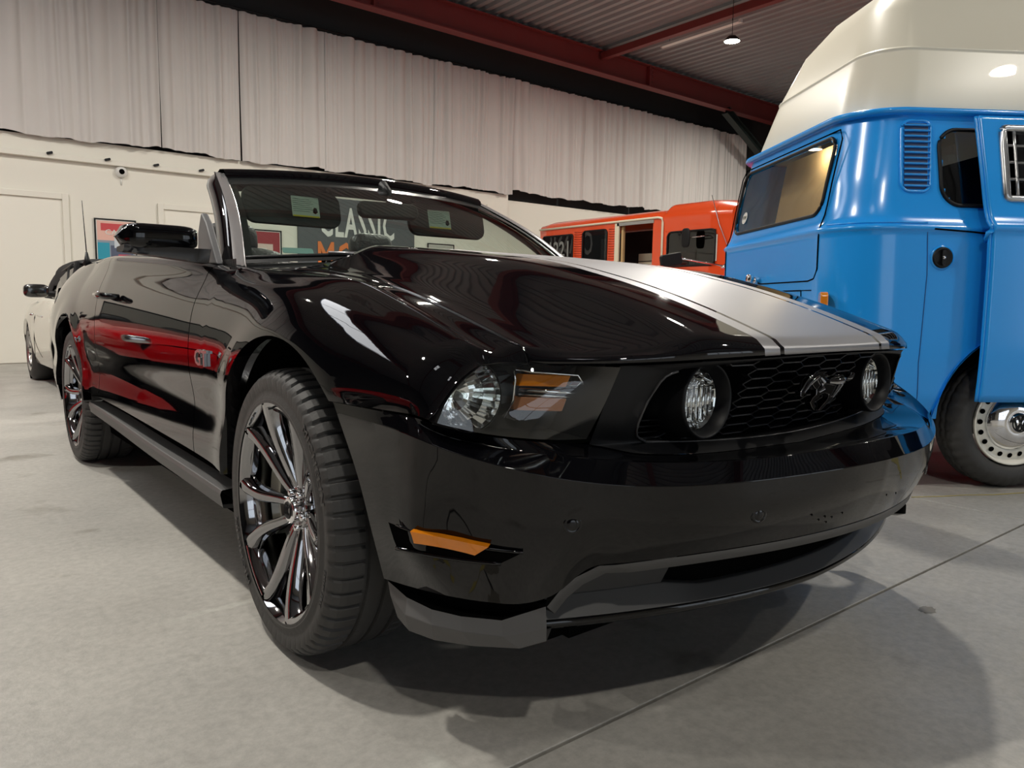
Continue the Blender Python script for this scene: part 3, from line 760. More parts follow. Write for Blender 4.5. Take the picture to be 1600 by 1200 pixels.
# ---- windscreen, frame, cowl
def ws_base(t): # t -1..1
    a = abs(t); return np.array([.742 * t, .50 + .20 * a**2.2, .990 - .030 * a**2])
def ws_top(t):
    a = abs(t); return np.array([.606 * t, 1.195 + .072 * a**2.2, 1.332 - .024 * a**2])
tt = np.linspace(-1, 1, 41)
def ws_g(k, off=0):   # k 0 base .. 1 top
    P = np.array([ws_base(t) * (1 - k) + ws_top(t) * k for t in tt]); P[:, 1] -= .035 * math.sin(k * math.pi) * 1 + off; P[:, 2] += .012 * math.sin(k * math.pi); return P
G = np.array([ws_g(k) for k in np.linspace(0, 1, 16)])
MB().grid(G).build('windscreen_glass', WSG, car)
fr = MB(); # dark glass border along the base and header
bb = np.array([ws_g(k) + np.array([0, -.001, .001]) for k in (0, .05)]); fr.grid(bb)
fr.build('glass_border', SATIN, car)
MB().grid(np.array([ws_g(k) + np.array([0, .002, .001]) for k in (.885, .93, .97, 1.0)])).build('tinted_top_band', mat('frit_black', (.012, .014, .014), .25), car)
MB().grid(np.array([[ws_g(1.0)[i] + np.array([0, .012, -.004]) for i in range(41)], [ws_g(1.0)[i] + np.array([0, .05, -.040 - .012 * math.cos(tt[i] * 1.2)]) for i in range(41)], [ws_g(1.0)[i] + np.array([0, .10, -.005]) for i in range(41)]])).build('header_trim', VISOR, car)
for s_ in (-1, 1): MB().grid([[tuple(ws_base(s_) * (1 - k) + ws_top(s_) * k + np.array([-s_ * a, -.035 * math.sin(k * math.pi) + .002 - .001, .012 * math.sin(k * math.pi)])) for k in np.linspace(.0, 1, 14)] for a in (.0, .030)]).build('glass_border', SATIN, car)
# header bar
hd = MB(); Gt = ws_g(1.0); rows = []
for t, g in zip(tt, Gt):
    a = abs(t); rows.append([g + np.array([0, -.004, -.004]), g + np.array([0, .004, .022]), g + np.array([0, .022, .036]), g + np.array([0, .060, .040]), g + np.array([0, .100, .028]), g + np.array([0, .105, .0]), g + np.array([0, .05, -.012]), g + np.array([0, .0, -.006])])
hd.grid(np.array(rows)); hd.build('windscreen_header', BLACK, car)
for s in (-1, 1):   # A pillars: gloss outer skin, bright inner trim, rubber seal
    ks = np.linspace(-.04, 1.06, 24)
    def pl(k):
        q = ws_base(s) * (1 - k) + ws_top(s) * k; q[1] -= .035 * math.sin(max(0, min(1, k)) * math.pi); q[2] += .012 * math.sin(max(0, min(1, k)) * math.pi)
        if k > 1: q[2] -= (k - 1) * .1
        return q
    G1 = []; G2 = []; G3 = []
    for k in ks:
        q = pl(k); top = max(0, k - .9) * 10
        G1.append([q + np.array([s * .030, .012, .010]), q + np.array([s * .034, .016, .011]), q + np.array([s * (.042 - .012 * top), .030, .008]), q + np.array([s * (.050 - .012 * top), .060, .0]), q + np.array([s * (.046 - .012 * top), .085, -.004])])
        G2.append([q + np.array([s * -.004, -.004, .003]), q + np.array([s * .004, -.006, .007]), q + np.array([s * .010, -.003, .005]), q + np.array([s * .014, -.001, .008]), q + np.array([s * .030, .012, .010])])
        G3.append([q + np.array([s * (.044 - .012 * top), .086, -.004]), q + np.array([s * (.048 - .012 * top), .098, -.004]), q + np.array([s * (.036 - .012 * top), .112, -.006]), q + np.array([s * .0, .112, -.006])])
    MB().grid(np.array(G1)).build('windscreen_pillar', BLACK, car)
    MB().grid(np.array(G2)).build('pillar_trim', mat('polished_trim', (.80, .80, .82), .22, .85), car)
    MB().grid(np.array(G3)).build('pillar_seal', mat('grey_rubber', (.16, .16, .15), .5), car)
cw = MB(); rr_ = []
for t in tt:
    b = ws_base(t); x = .70 * t; rr_.append([np.array([x, .44 + .05 * (1 - t * t), .93 + .085 * (1 - abs(t) ** 3) * 0 + .0]), np.array([.74 * t, b[1] - .03, b[2] - .018]), b + np.array([0, .01, -.004])])
cw.grid(np.array(rr_)); cw.build('cowl_panel', SATIN, car)
for nm, P in (('a', [(-.30, .475, .985), (-.33, .505, 1.000), (-.52, .560, 1.000)]), ('b', [(.28, .48, .990), (.22, .505, 1.012), (.02, .49, 1.020)])):
    wp = MB().tube([P[0], P[1]], [.013, .010], 10); wp.tube([P[1], P[2]], [.009, .005], 8)
    o = wp.build('wiper', mat('satin_grey_metal', (.25, .25, .26), .3, .8), car)
    x0 = P[2][0] + .24; b = MB().tube([(x, ws_base(x / .742)[1] - .012 + .02 * 0, ws_base(x / .742)[2] + .018) for x in np.linspace(P[2][0] - .22, x0, 12)], .006, 8); b.build('wiper_blade', SATIN, o)
# sun visors with printed warning labels, inner mirror
for s in (-1, 1):
    M = frame_M((s * .365 + (-.012 if s < 0 else -.02), 1.175, 1.208), (1, s * -.02, 0), (0, .22, .97))
    v = MB().prism(rrect(.40, .145, .045, 6), -.010, .010, M).build('sun_visor', VISOR, car, bevel=.004)
    lb = MB().prism(rrect(.115, .082, .003, 3), .0105, .0115, frame_M((s * .365 + (.035 if s < 0 else -.065), 1.175, 1.212), (1, s * -.02, 0), (0, .22, .97))).build('warning_label', mat('label_paper', (.55, .60, .50), .5), v, smooth=False)
    M3 = frame_M((s * .365 + (.035 if s < 0 else -.065), 1.163, 1.212), (1, s * -.02, 0), (0, .22, .97))
    MB().box((-.055, -.039, 0), (.055, -.033, .001), M3).build('label_stripe', mat('label_yellow', (.75, .55, .03), .5), v, smooth=False)
    g = MB()
    for k in range(7): g.box((-.052, .031 - k * .008, 0), (.018 + (k % 3) * .008, .0325 - k * .008, .001), M3)
    g.build('label_print', mat('print_grey', (.13, .14, .12), .6), v, smooth=False)['kind'] = 'stuff'
    MB().prism([(.030, -.02), (.040, -.024), (.050, -.016), (.046, .0), (.036, .002), (.030, -.008)], 0, .001, M3).build('label_pictogram', DARK, v, smooth=False)
    cl_ = MB().tube([(s * .20, 1.235, 1.305), (s * .20, 1.21, 1.275)], .012, 8); cl_.build('visor_clip', VISOR, v)
im = MB(); M = frame_M((.005, 1.10, 1.222), (1, -.03, .02), (0, .25, .97))
im.prism(rrect(.275, .068, .028, 6), -.018, .014, M); o = im.build('rear_view_mirror', SATIN, car, bevel=.010, seg=3)
st = MB().tube([(.01, 1.11, 1.25), (.012, 1.10, 1.30), (.012, 1.16, 1.335)], [.012, .010, .02], 8); st.build('mirror_stalk', SATIN, o)
# door mirrors
for s in (-1, 1):
    H = []
    for t in np.linspace(0, 1, 15):
        x = -(.868 + .228 * t); k = (1 - abs(2 * t - 1) ** 5.5) ** .45 if 0 < t < 1 else .02
        k = max(k, .02); hh = (.036 + .004 * t) * k; zc = 1.030 - .002 * t; ring = []
        for a in np.linspace(0, 2 * math.pi, 25)[:-1]:
            ca, sa_ = math.cos(a), math.sin(a); yy = .748 - (.075 * k if ca > 0 else .030) * abs(ca) ** .5 * (1 if ca > 0 else -1) + .010 * t
            ring.append((x, yy, zc + hh * (abs(sa_) ** .5) * (1 if sa_ > 0 else -1)))
        H.append(ring)
    hmb = MB().grid(np.array(H), closev=True); hmb.F.append(tuple(range(24))); hmb.F.append(tuple(14 * 24 + k for k in range(24)))
    if s == 1: hmb = flip(hmb)
    ho = hmb.build('door_mirror', BLACK, car)
    bs = MB(); Bt = []
    for t in np.linspace(0, 1, 8):
        x = -(.850 + .236 * t); f = 1 - .35 * t ** 3
        Bt.append([(x, .672 + .03 * t, .998 + .004 * t), (x, .676 + .03 * t, .992), (x, .70 + .02 * t, .956 + .026 * t), (x, .77, .956 + .026 * t), (x, .80, .985), (x, .80, .998), (x, .672 + .03 * t, .998 + .004 * t)])
    bs.grid(np.array(Bt)); bs.F.append(tuple(range(7)));  bs.F.append(tuple(7 * 7 + k for k in range(7)))
    if s == 1: bs = flip(bs)
    bs.build('mirror_base', mat('mirror_base_black', (.028, .028, .03), .45), ho, bevel=.003)
    sp_ = MB().prism([(.70, .955), (.89, .962), (.885, 1.06), (.845, 1.125), (.80, 1.09), (.74, 1.01)] if s < 0 else [(.70, .955), (.89, .962), (.885, 1.0), (.82, 1.03), (.77, 1.02), (.74, .99)], -.012, .012, Matrix(((0, 0, 1, -.815), (1, 0, 0, 0), (0, 1, 0, 0), (0, 0, 0, 1))))
    if s == 1: sp_ = flip(sp_)
    sp_.build('mirror_sail', mat('mid_grey_plastic', (.13, .13, .135), .45), ho, smooth=True, bevel=.006)
    gl = MB().prism(rrect(.19, .058, .02), 0, .003, frame_M((-.98 * 1, .785, 1.03), (-1, 0, 0), (0, 0, 1)))
    if s == 1: gl = flip(gl)
    gl.build('mirror_glass', CHR, ho, smooth=False)
    if s == 1: ho.matrix_local = Matrix.Translation((.86, .80, -.012)) @ Matrix.Rotation(R_(62), 4, 'Z') @ Matrix.Translation((-.86, -.74, 0)); ho['label'] = 'mirror folded back against the door'
# interior
ds = MB(); dsh = []
for x in np.linspace(-.72, .72, 25):
    hump = .035 * math.exp(-((x - .37) / .17) ** 2)
    dsh.append([(x, .62, .935), (x, .80, .95), (x, .98, .958 + hump), (x, 1.06, .945 + hump * .6), (x, 1.09, .86), (x, 1.05, .70)])
ds.grid(np.array(dsh)).build('dashboard', LEATH, car)
stw = MB()
Ms = frame_M((.37, 1.27, .92), (1, 0, 0), (0, .42, .9))
tor = [[tuple(Ms @ Vector(((.18 + .015 * math.cos(b)) * math.cos(a), (.18 + .015 * math.cos(b)) * math.sin(a), .015 * math.sin(b)))) for b in np.linspace(0, 2 * math.pi, 11)[:-1]] for a in np.linspace(0, 2 * math.pi, 41)[:-1]]
stw.grid(np.array(tor), closeu=True, closev=True)
for a in (0, math.pi, -math.pi / 2): stw.tube([tuple(Ms @ Vector((.05 * math.cos(a), .05 * math.sin(a), 0))), tuple(Ms @ Vector((.17 * math.cos(a), .17 * math.sin(a), 0)))], .015, 8)
stw.lathe([(.02, 0), (.02, .05), (-.01, .06)], 20, Ms, axis='z'); stw.build('steering_wheel', LEATH, car)
def pad(cx, cy, cz, wx, dy, hz, rx, name, m, parent, r=.06):
    V = []; nu, nv = 24, 14; G = []
    for i in range(nv):
        ph = -math.pi / 2 + math.pi * i / (nv - 1); row = []
        for j in range(nu):
            a = 2 * math.pi * j / nu; f = lambda v, e=.55: math.copysign(abs(v) ** e, v)
            row.append((wx / 2 * f(math.cos(ph)) * f(math.cos(a)), dy / 2 * f(math.cos(ph)) * f(math.sin(a)), hz / 2 * f(math.sin(ph))))
        G.append(row)
    return MB().grid(np.array(G), closev=True).build(name, m, parent, loc=(cx, cy, cz), rot=(rx, 0, 0))
for s in (-1, 1):
    x = s * .36; a = .30
    b = pad(x, 1.72, .78, .50, .20, .62, -a, 'seat_back', LEATH, car); pad(x, 1.45, .50, .52, .56, .20, .12, 'seat_cushion', LEATH, car)
    h = pad(x - .03, 1.86, 1.118, .235, .105, .155, -.12, 'headrest', LEATH, car)
    MB().tube([(-.05, 0, -.12), (-.05, 0, 0)], .007, 8).tube([(.05, 0, -.12), (.05, 0, 0)], .007, 8).build('headrest_post', CHR, h)
    # pale piping round the head restraint
    pp = MB().tube([(.112 * math.cos(t), -.02, .072 * math.sin(t) * (1 if abs(math.sin(t)) < 2 else 1)) for t in np.linspace(0, math.pi, 16)], .0025, 6); pp.build('headrest_piping', mat('grey_piping', (.4, .42, .42), .4), h)
pad(0, 2.35, .75, 1.15, .25, .5, -.2, 'rear_seat', LEATH, car)
tb = MB(); tb.grid([[(s * .80, y, z) for y in np.linspace(.6, 2.75, 8)] for s, z in ((-1, .97), (-1, .35), (1, .35), (1, .97))]); tb.build('cabin_tub', LEATH, car, smooth=False)
for s in (-1, 1):
    dt = MB().grid([[(s * (X_top(y) - .045), y, T_top(y) - .006) for y in np.linspace(.70, 2.6, 30)], [(s * (X_top(y) - .075), y, T_top(y) + .006) for y in np.linspace(.70, 2.6, 30)], [(s * (X_top(y) - .12), y, T_top(y) - .01) for y in np.linspace(.70, 2.6, 30)], [(s * (X_top(y) - .13), y, T_top(y) - .2) for y in np.linspace(.70, 2.6, 30)]])
    dt.build('door_top_trim', LEATH, car)
# folded roof boot and boot lid
bt = []
for y in np.linspace(2.38, 2.98, 12):
    k = math.sin((y - 2.38) / .60 * math.pi) ** .6 if 2.38 < y < 2.98 else 0
    bt.append([(x, y, T_top(y) - .012 + .045 * k * (1 - abs(x / .78) ** 4)) for x in np.linspace(-.775, .775, 25)])
MB().grid(np.array(bt)).build('folded_roof_cover', CLOTH, car)
dk = []
for y in np.linspace(2.98, 3.74, 14):
    t = (y - 2.98) / .76; xw = X_top(y) - .03
    dk.append([(x * xw, y + .03 * (1 - x * x) * t, T_top(y) - .004 + .018 * (1 - x * x) + (.012 * max(0, t - .85) / .15)) for x in np.linspace(-1, 1, 25)])
MB().grid(np.array(dk)).build('boot_lid', BLACK, car)
rb = []
for t in np.linspace(-1, 1, 41):
    a = abs(t); xo = .9 * math.copysign(min(1, a * 1.12) ** .8 if a > 0 else 0, t); yo = 3.81 - .20 * max(0, a - .55) ** 1.5 / .45 ** 1.5
    xi = xo * (.80 if a > .8 else .85)
    rb.append([(xi * .95, yo - .07, .955), (xo * .95, yo - .06, .90), (xo * .99, yo - .05, .70), (xo * .995, yo - .02, .60), (xo, yo, .55), (xo * .985, yo - .01, .38), (xo * .96, yo - .05, .22)])
MB().grid(np.array(rb)).build('rear_bumper', BLACK, car)
for s in (-1, 1):
    for k in range(3):
        MB().prism(rrect(.055, .13, .012), 0, .012, frame_M((s * (.42 + k * .085), 3.775 - .012 * k, .80), (1, 0, 0), (0, 0, 1))).build('tail_lamp', mat('tail_red', (.4, .01, .01), .15, coat=1), car, smooth=False, loc=(0, .03, 0))
    MB().tube([(s * .60, 3.70, .27), (s * .60, 3.84, .27)], .045, 20, caps=False).build('exhaust_tip', CHR, car, solid=.003)
an = MB().tube([(-.80, 2.93, 1.025), (-.80, 2.935, 1.05), (-.80, 2.945, 1.09)], [.022, .014, .006], 12); an.tube([(-.80, 2.945, 1.09), (-.80, 3.01, 1.37)], [.003, .0018], 6); an.build('aerial', SATIN, car)
# registration sticker and label glued inside the screen
sk_ = MB().prism(rrect(.10, .035, .008), 0, .001, frame_M((-.56, .705, 1.010), (1, -.25, 0), (0, .84, .54))); sk_.build('screen_sticker', mat('sticker_teal', (.22, .33, .33), .4), car, smooth=False)

# ================================================================ the hall
XL, XR, YF, YB = -11.0, 15.4, -11.0, 9.73
def st(o, part=False): o['kind'] = 'structure'; return o
def slab(x0, y0, x1, y1, parent):
    g = .004; return MB().box((x0 + g, y0 + g, -.12), (x1 - g, y1 - g, 0)).build('concrete_slab', FLOORM, parent, smooth=False, bevel=.003, seg=1)
fl = st(MB().box((XL, YF, -.2), (XR, YB + .1, -.010)).build('floor', mat('joint_dirt', (.035, .032, .028), .9), smooth=False))
for a, b in ((XL, 1.915), (1.915, XR)):
    for c, d in ((YF, -5.70), (-5.70, -.715), (-.715, YB + .1)): slab(a, c, b, d, fl)
# hairline cracks and an old yellow stain trail
def crack(P, w, m, nm): 
    V = []; F = []
    for i, (x, y) in enumerate(P):
        k = w * (.4 + .6 * random.random()); V += [(x - k, y - k, .0012), (x + k, y + k, .0012)]
        if i: F.append((2 * i - 2, 2 * i - 1, 2 * i + 1, 2 * i))
    return MB().add(V, F).build(nm, m, fl, smooth=False)
crack([(1.915, -.25), (2.05, -.33), (2.16, -.38), (2.28, -.46), (2.42, -.52), (2.60, -.62), (2.9, -.72)], .006, mat('yellow_stain', (.45, .38, .12), .6), 'yellow_paint_trace')
YST = mat('yellow_stain', (.45, .38, .12), .6)
crack([(-1.06 - .012 * k + .010 * math.sin(k * 1.3), -.60 - .022 * k) for k in range(14)], .016, YST, 'yellow_paint_trace')
crack([(1.42 + .036 * k + .015 * math.sin(k * 1.9), -1.14 - .032 * k) for k in range(14)], .022, YST, 'yellow_paint_trace')
crack([(1.52 + .02 * k, -1.30 - .005 * k) for k in range(8)], .016, YST, 'yellow_paint_trace')
def patch(cx, cy, rx, ry, m, nm, seed):
    rnd = random.Random(seed); n = 28
    P = [(cx + rx * (1 + .22 * rnd.uniform(-1, 1)) * math.cos(t), cy + ry * (1 + .22 * rnd.uniform(-1, 1)) * math.sin(t), .0008) for t in np.linspace(0, 2 * math.pi, n, endpoint=False)]
    return MB().add(P, [tuple(range(n))]).build(nm, m, fl, smooth=False)
stm = mat('oil_stain', (.16, .148, .125), .5, noise=(9, 1.5))
patch(-1.12, -.42 - .34, .06, .05, stm, 'oil_stain', 3); patch(-.96, -.70, .05, .035, stm, 'oil_stain', 5); patch(.62, -.86, .03, .02, stm, 'oil_stain', 6)

# back wall
wb = st(MB().box((XL, YB, 0), (7.46, YB + .25, 2.88)).add([], []).build('wall_back', WALLM, smooth=False))
MB().box((7.46, YB + .10, 0), (XR, YB + .25, 2.80)).build('recessed_bay', WALLM, wb, smooth=False)
MB().box((XL, YB + .24, 2.8), (XR, YB + .30, 5.8)).build('upper_cladding', mat('dark_cladding', (.03, .03, .03), .7), wb, smooth=False)
MB().box((6.95, YB - .03, 2.40), (7.42, YB, 2.66)).build('wall_boxing', WALLM, wb, smooth=False)
MB().box((XL, YB - .07, 2.60), (2.6, YB, 2.665)).build('cable_trunking', WALLM, wb, smooth=False, bevel=.008)
for x in (-1.3, -.02, .64, 1.24, 1.84, 2.44): MB().prism(rrect(.07, .03, .008), 0, .03, frame_M((x, YB - .07, 2.665), (1, 0, .3), (0, 0, 1))).build('trunking_bracket', SATIN, wb, smooth=False)
MB().box((XL, YB - .015, 0), (-1.02, YB, .07)).build('skirting', WALLM, wb, smooth=False)
st(MB().box((XL - .2, YF, 0), (XL, YB + .3, 5.9)).build('wall_left', mat('dark_left_wall', (.035, .033, .032), .7), smooth=False))
st(MB().box((XR, YF, 0), (XR + .2, YB + .3, 5.9)).build('wall_right', mat('dark_right_wall', (.05, .05, .05), .7), smooth=False))
def door(n, x0, x1, zt):
    d = st(MB().box((x0, YB - .012, .01), (x1, YB - .002, zt)).build('door_%d' % n, DOORM, smooth=False))
    f = MB().box((x1, YB - .04, 0), (x1 + .075, YB - .001, zt + .075)).box((x0 - .075, YB - .04, 0), (x0, YB - .001, zt + .075)).box((x0, YB - .04, zt), (x1, YB - .001, zt + .075))
    f.build('door_frame', WALLM, d, smooth=False, bevel=.004)
    MB().tube([(x0 + .08, YB - .012, 1.05), (x0 + .08, YB - .06, 1.05), (x0 + .19, YB - .06, 1.05)], .010, 8).build('door_handle', ALU, d)
door(1, -.92, .10, 2.105); door(2, 1.33, 2.25, 2.085)
# front wall behind the viewer with daylight openings
fw = st(MB().box((XL, YF - .2, 0), (-7.2, YF, 5.9)).box((-1.0, YF - .2, 0), (3.0, YF, 5.9)).box((9, YF - .2, 0), (XR, YF, 5.9)).box((-7.2, YF - .2, 4.1), (-1.0, YF, 5.9)).box((3, YF - .2, 4.1), (9, YF, 5.9)).build('wall_front', WALLM, smooth=False))
for n, (a, b) in enumerate(((-7.2, -1.0), (3.0, 9.0))):
    g = st(MB().box((a, YF - .10, 0), (b, YF - .09, 4.1)).build('window_%d' % (n + 1), mat('daylight_pane', (.8, .8, .8), .5, emis=(.80, .90, 1.0), es=WIN_E), smooth=False))
    fr_ = MB()
    for x in np.linspace(a, b, 5): fr_.box((x - .04, YF - .09, 0), (x + .04, YF - .03, 4.1))
    for z in (0.05, 2.1, 4.05): fr_.box((a, YF - .09, z - .04), (b, YF - .03, z + .04))
    fr_.build('window_frame', REDSTEEL, g, smooth=False)
# trapezoidal roof deck
def deck():
    P = []; x = XL - .2; pitch = .205
    while x < XR + .2:
        P += [(x, CEIL), (x + .085, CEIL), (x + .105, CEIL + .055), (x + .185, CEIL + .055)]; x += pitch
    return P
dp = deck(); SKY = [(-5.4, -.6, 4.3, 5.5), (-3.0, -2.2, -2.3, -1.5)]
DECKM = mat('galvanised_roof_deck', (.36, .36, .37), .5, .2, noise=(1.5, .75))
def dgrid(x0, x1, ys): return MB().grid([[(x, y, z) for x, z in dp if x0 <= x <= x1] for y in ys])
ybr = sorted({YF, YB + .3} | {v for q in SKY for v in q[2:]})
ce = None
for y0, y1 in zip(ybr[:-1], ybr[1:]):
    xs0 = -99
    for (a, b, c, d) in sorted([q for q in SKY if q[2] <= y0 and q[3] >= y1]) + [(99, 99, 0, 0)]:
        o = dgrid(xs0, a, (y0, y1)).build('ceiling' if ce is None else 'roof_deck', DECKM, ce, smooth=False)
        if ce is None: ce = st(o)
        xs0 = b
for n, (a, b, c, d) in enumerate(SKY):
    s = st(MB().box((a - .15, c, CEIL + .06), (b + .15, d, CEIL + .09)).build('window_%d' % (n + 3), mat('skylight_pane', (.8, .8, .8), .5, emis=(.95, .97, 1.0), es=SKY_E), smooth=False))
    for x in np.linspace(a, b, max(3, int((b - a) / 1.05))): MB().box((x - .025, c, CEIL + .02), (x + .025, d, CEIL + .06)).build('glazing_bar', ALU, s, smooth=False)
# steel frame
def ibeam(a, b, h, w_, t=.02, up=(0, 0, 1)):
    a, b = Vector(a), Vector(b); d = (b - a); L = d.length; M = frame_M(a, d, Vector(up).cross(d)) ; mb = MB()
    # local: x along, y sideways, z up
    mb.box((0, -w_ / 2, 0), (L, w_ / 2, t), M); mb.box((0, -w_ / 2, h - t), (L, w_ / 2, h), M); mb.box((0, -t / 3, t), (L, t / 3, h - t), M); return mb
bm_labels = {8.9: 'dark red steel roof beam crossing above the pleated curtain', 3.75: 'dark red steel roof beam overhead, near the camper roof top'}
for y in (8.9, 3.75, -1.4, -6.5):
    z0 = 5.16
    o = ibeam((XL, y, z0 + .10), (XR, y, z0), .42, .20).build('roof_beam', REDSTEEL, smooth=False)
    if y in bm_labels: tag(o, bm_labels[y], 'steel beam')
    else: tag(o, 'dark red steel roof beam outside the picture behind the camera' if y < -5 else 'dark red steel roof beam outside the picture above the camera', 'steel beam')
    for x in (4.15, 10.3):
        MB().box((x - .012, y - .095, z0 + .05), (x + .012, y + .095, z0 + .45)).build('stiffener_plate', REDSTEEL, o, smooth=False)
        bl = MB()
        for k in range(4): bl.lathe([(-.105, .011), (-.098, .011)], 8, Matrix.Translation((x + .06, y, z0 + .12 + k * .075)), axis='y')
        bl.build('bolt_row', ALU, o, smooth=False)['kind'] = 'stuff'
tag(MB().box((8.93, 3.9, 5.44), (9.05, 8.85, 5.56)).build('roof_tie', REDSTEEL, smooth=False), 'thin dark red tie running between two roof beams', 'steel tie')
cm = mat('dark_green_steel', (.008, .014, .012), .6)
colm = ibeam((14.95, 8.9, 0), (14.95, 8.9, 5.2), .3, .25, up=(1, 0, 0)).build('steel_column', cm, smooth=False)
tag(colm, 'dark steel column with a knee brace at the right end of the curtain', 'column')
ibeam((12.9, 8.9, 5.10), (14.9, 8.9, 4.05), .16, .16).build('knee_brace', cm, colm, smooth=False)
# unlit batten and the hanging round lamps
bt_ = tag(empty('fluorescent_batten', (9.25, 6.8, 5.42)), 'long white unlit fluorescent batten under the roof deck', 'light fixture')
MB().prism([(-.05, 0), (.05, 0), (.035, .05), (-.035, .05)], -.8, .8, Matrix(((1, 0, 0, 0), (0, 0, 1, 0), (0, 1, 0, 0), (0, 0, 0, 1)))).build('batten_body', WHT, bt_, smooth=False)
for y in (-.65, .65): MB().tube([(0, y, .05), (0, y, .26)], .004, 6).build('hanger', SATIN, bt_)
for y in (-.82, .80): MB().box((-.03, y - .01, -.01), (.03, y + .03, .05)).build('end_cap', WHT, bt_, smooth=False)
LAMP_AT = ['', 'above the black car near the beam', 'above the red roadster', 'above the blue camper', 'above the black bonnet', 'left of the black car', 'right of the camera', 'behind the camera', 'left behind the camera', 'near the left wall', 'above the far end of the bus']
for k, (x, y) in enumerate(LAMPS):
    vis = k == 0
    e = empty('high_bay_lamp', (x, y, 4.98), 0, 'lit round high bay lamp hanging on a wire under the roof' if vis else 'round high bay lamp hanging outside the picture, %s' % LAMP_AT[k], 'lamp')
    MB().lathe([(.07, 0), (.07, .06), (.03, .10), (.0, .126), (-.01, .126), (-.01, .118)], 32, axis='z').build('lamp_housing', SATIN, e)
    MB().lathe([(-.008, 0), (-.008, .118)], 32, axis='z').build('diffuser', mat('lamp_diffuser', (1, 1, 1), .5, emis=(1, .93, .78), es=34), e)
    MB().tube([(0, 0, .07), (0, 0, .66)], .005, 6).build('suspension_wire', SATIN, e)
    l = bpy.data.lights.new('lamp_light', 'AREA'); l.shape = 'DISK'; l.size = .235; l.energy = LAMP_W * (.6 if y < -2 else 1); l.color = (1, .945, .85)
    q = bpy.data.objects.new('lamp_light', l); COL.objects.link(q); q.parent = e; q.location = (0, 0, -.012)
# security camera
e = empty('security_camera', (.81, YB, 2.53), 0, 'small white round security camera on the cream wall', 'camera')
MB().lathe([(0, .075), (-.04, .075), (-.065, .055), (-.085, .0)], 28, axis='y').build('camera_dome', WHT, e)
MB().lathe([(-.070, .036), (-.095, .028), (-.10, 0)], 20, axis='y').build('camera_lens', DARK, e)
MB().tube([(0, -.01, -.07), (0, -.01, -.17)], .008, 6).build('camera_cable', WHT, e)
# ---- pleated curtains hung over the upper wall
CURT = mat('grey_curtain', (.63, .60, .575), .9, noise=(1.6, .90))
cb = [-6.4, -5.0, -3.4, -.9, 1.32, 2.42, 3.72, 5.72, 7.46, 9.3, 11.2, 13.0, 14.80]
nm_ = {3: 'leftmost wide pleated grey curtain drop at the picture edge', 4: 'narrow pleated grey curtain drop where the curtain top enters the picture', 5: 'pleated grey curtain drop left of a dark vertical gap above the windscreen', 6: 'pleated grey curtain drop above the middle of the windscreen',
       7: 'pleated grey curtain drop ending at the step in the cream wall', 8: 'pleated grey curtain drop just right of the step in the wall', 9: 'pleated grey curtain drop above the rear end of the orange bus', 10: 'pleated grey curtain drop above the orange bus cab', 11: 'last pleated grey curtain drop, next to the dark column'}
for i in range(len(cb) - 1):
    a, b = cb[i], cb[i + 1] - (.014 if cb[i + 1] == 2.42 else .0008); rnd = random.Random(40 + i); n = int((b - a) / .013); xs_ = np.linspace(a, b, n)
    off = np.zeros(n); x0 = a
    while x0 < b:                       # irregular pleats: each has its own width, depth and lean
        wd = rnd.choice((.07, .10, .13, .17, .24)) * rnd.uniform(.85, 1.15); dp_ = rnd.uniform(.35, 1) * min(.095, wd * .75); m_ = (xs_ >= x0) & (xs_ < x0 + wd)
        t_ = (xs_[m_] - x0) / wd; sk_k = rnd.uniform(.7, 1.6); off[m_] = -dp_ * np.sin(np.pi * t_ ** sk_k) ** .8; x0 += wd
    ker = np.ones(3) / 3; off = np.convolve(np.pad(off, 1, 'edge'), ker, 'valid'); ph = rnd.uniform(0, 6)
    rows = []
    for t in np.linspace(0, 1, 16):
        sway = .012 * np.sin(xs_ * 5.1 + t * 2.6 + ph) * t; amp = 1.12 - .30 * t + .15 * np.sin(xs_ * 2 + t * 5)
        z = 4.975 - .010 * np.abs(np.sin(xs_ * 9 + ph)) - t * 2.085 + (.022 * np.sin(xs_ * 2.3 + ph) + .010 * np.sin(xs_ * 11)) * t + (.06 if a > 7.3 else 0) * t
        rows.append(np.stack([np.clip(xs_ + sway, a, b), YB - .06 - .004 * (i % 2) + off * amp + .008 * np.sin(xs_ * 7.3 + t * 4), z], 1))
    o = MB().grid(np.array(rows)).build('curtain', CURT)
    tag(o, nm_.get(i, 'pleated grey curtain drop outside the picture, %s beyond the left edge' % ('third', 'second', 'first')[min(i, 2)]), 'curtain', 'pleated curtain drops along the upper wall')
rl = MB().tube([(XL, YB - .10, 5.0), (14.9, YB - .10, 5.0)], .012, 8).build('curtain_rail', SATIN); tag(rl, 'thin dark rail carrying the long row of pleated curtains', 'curtain rail')
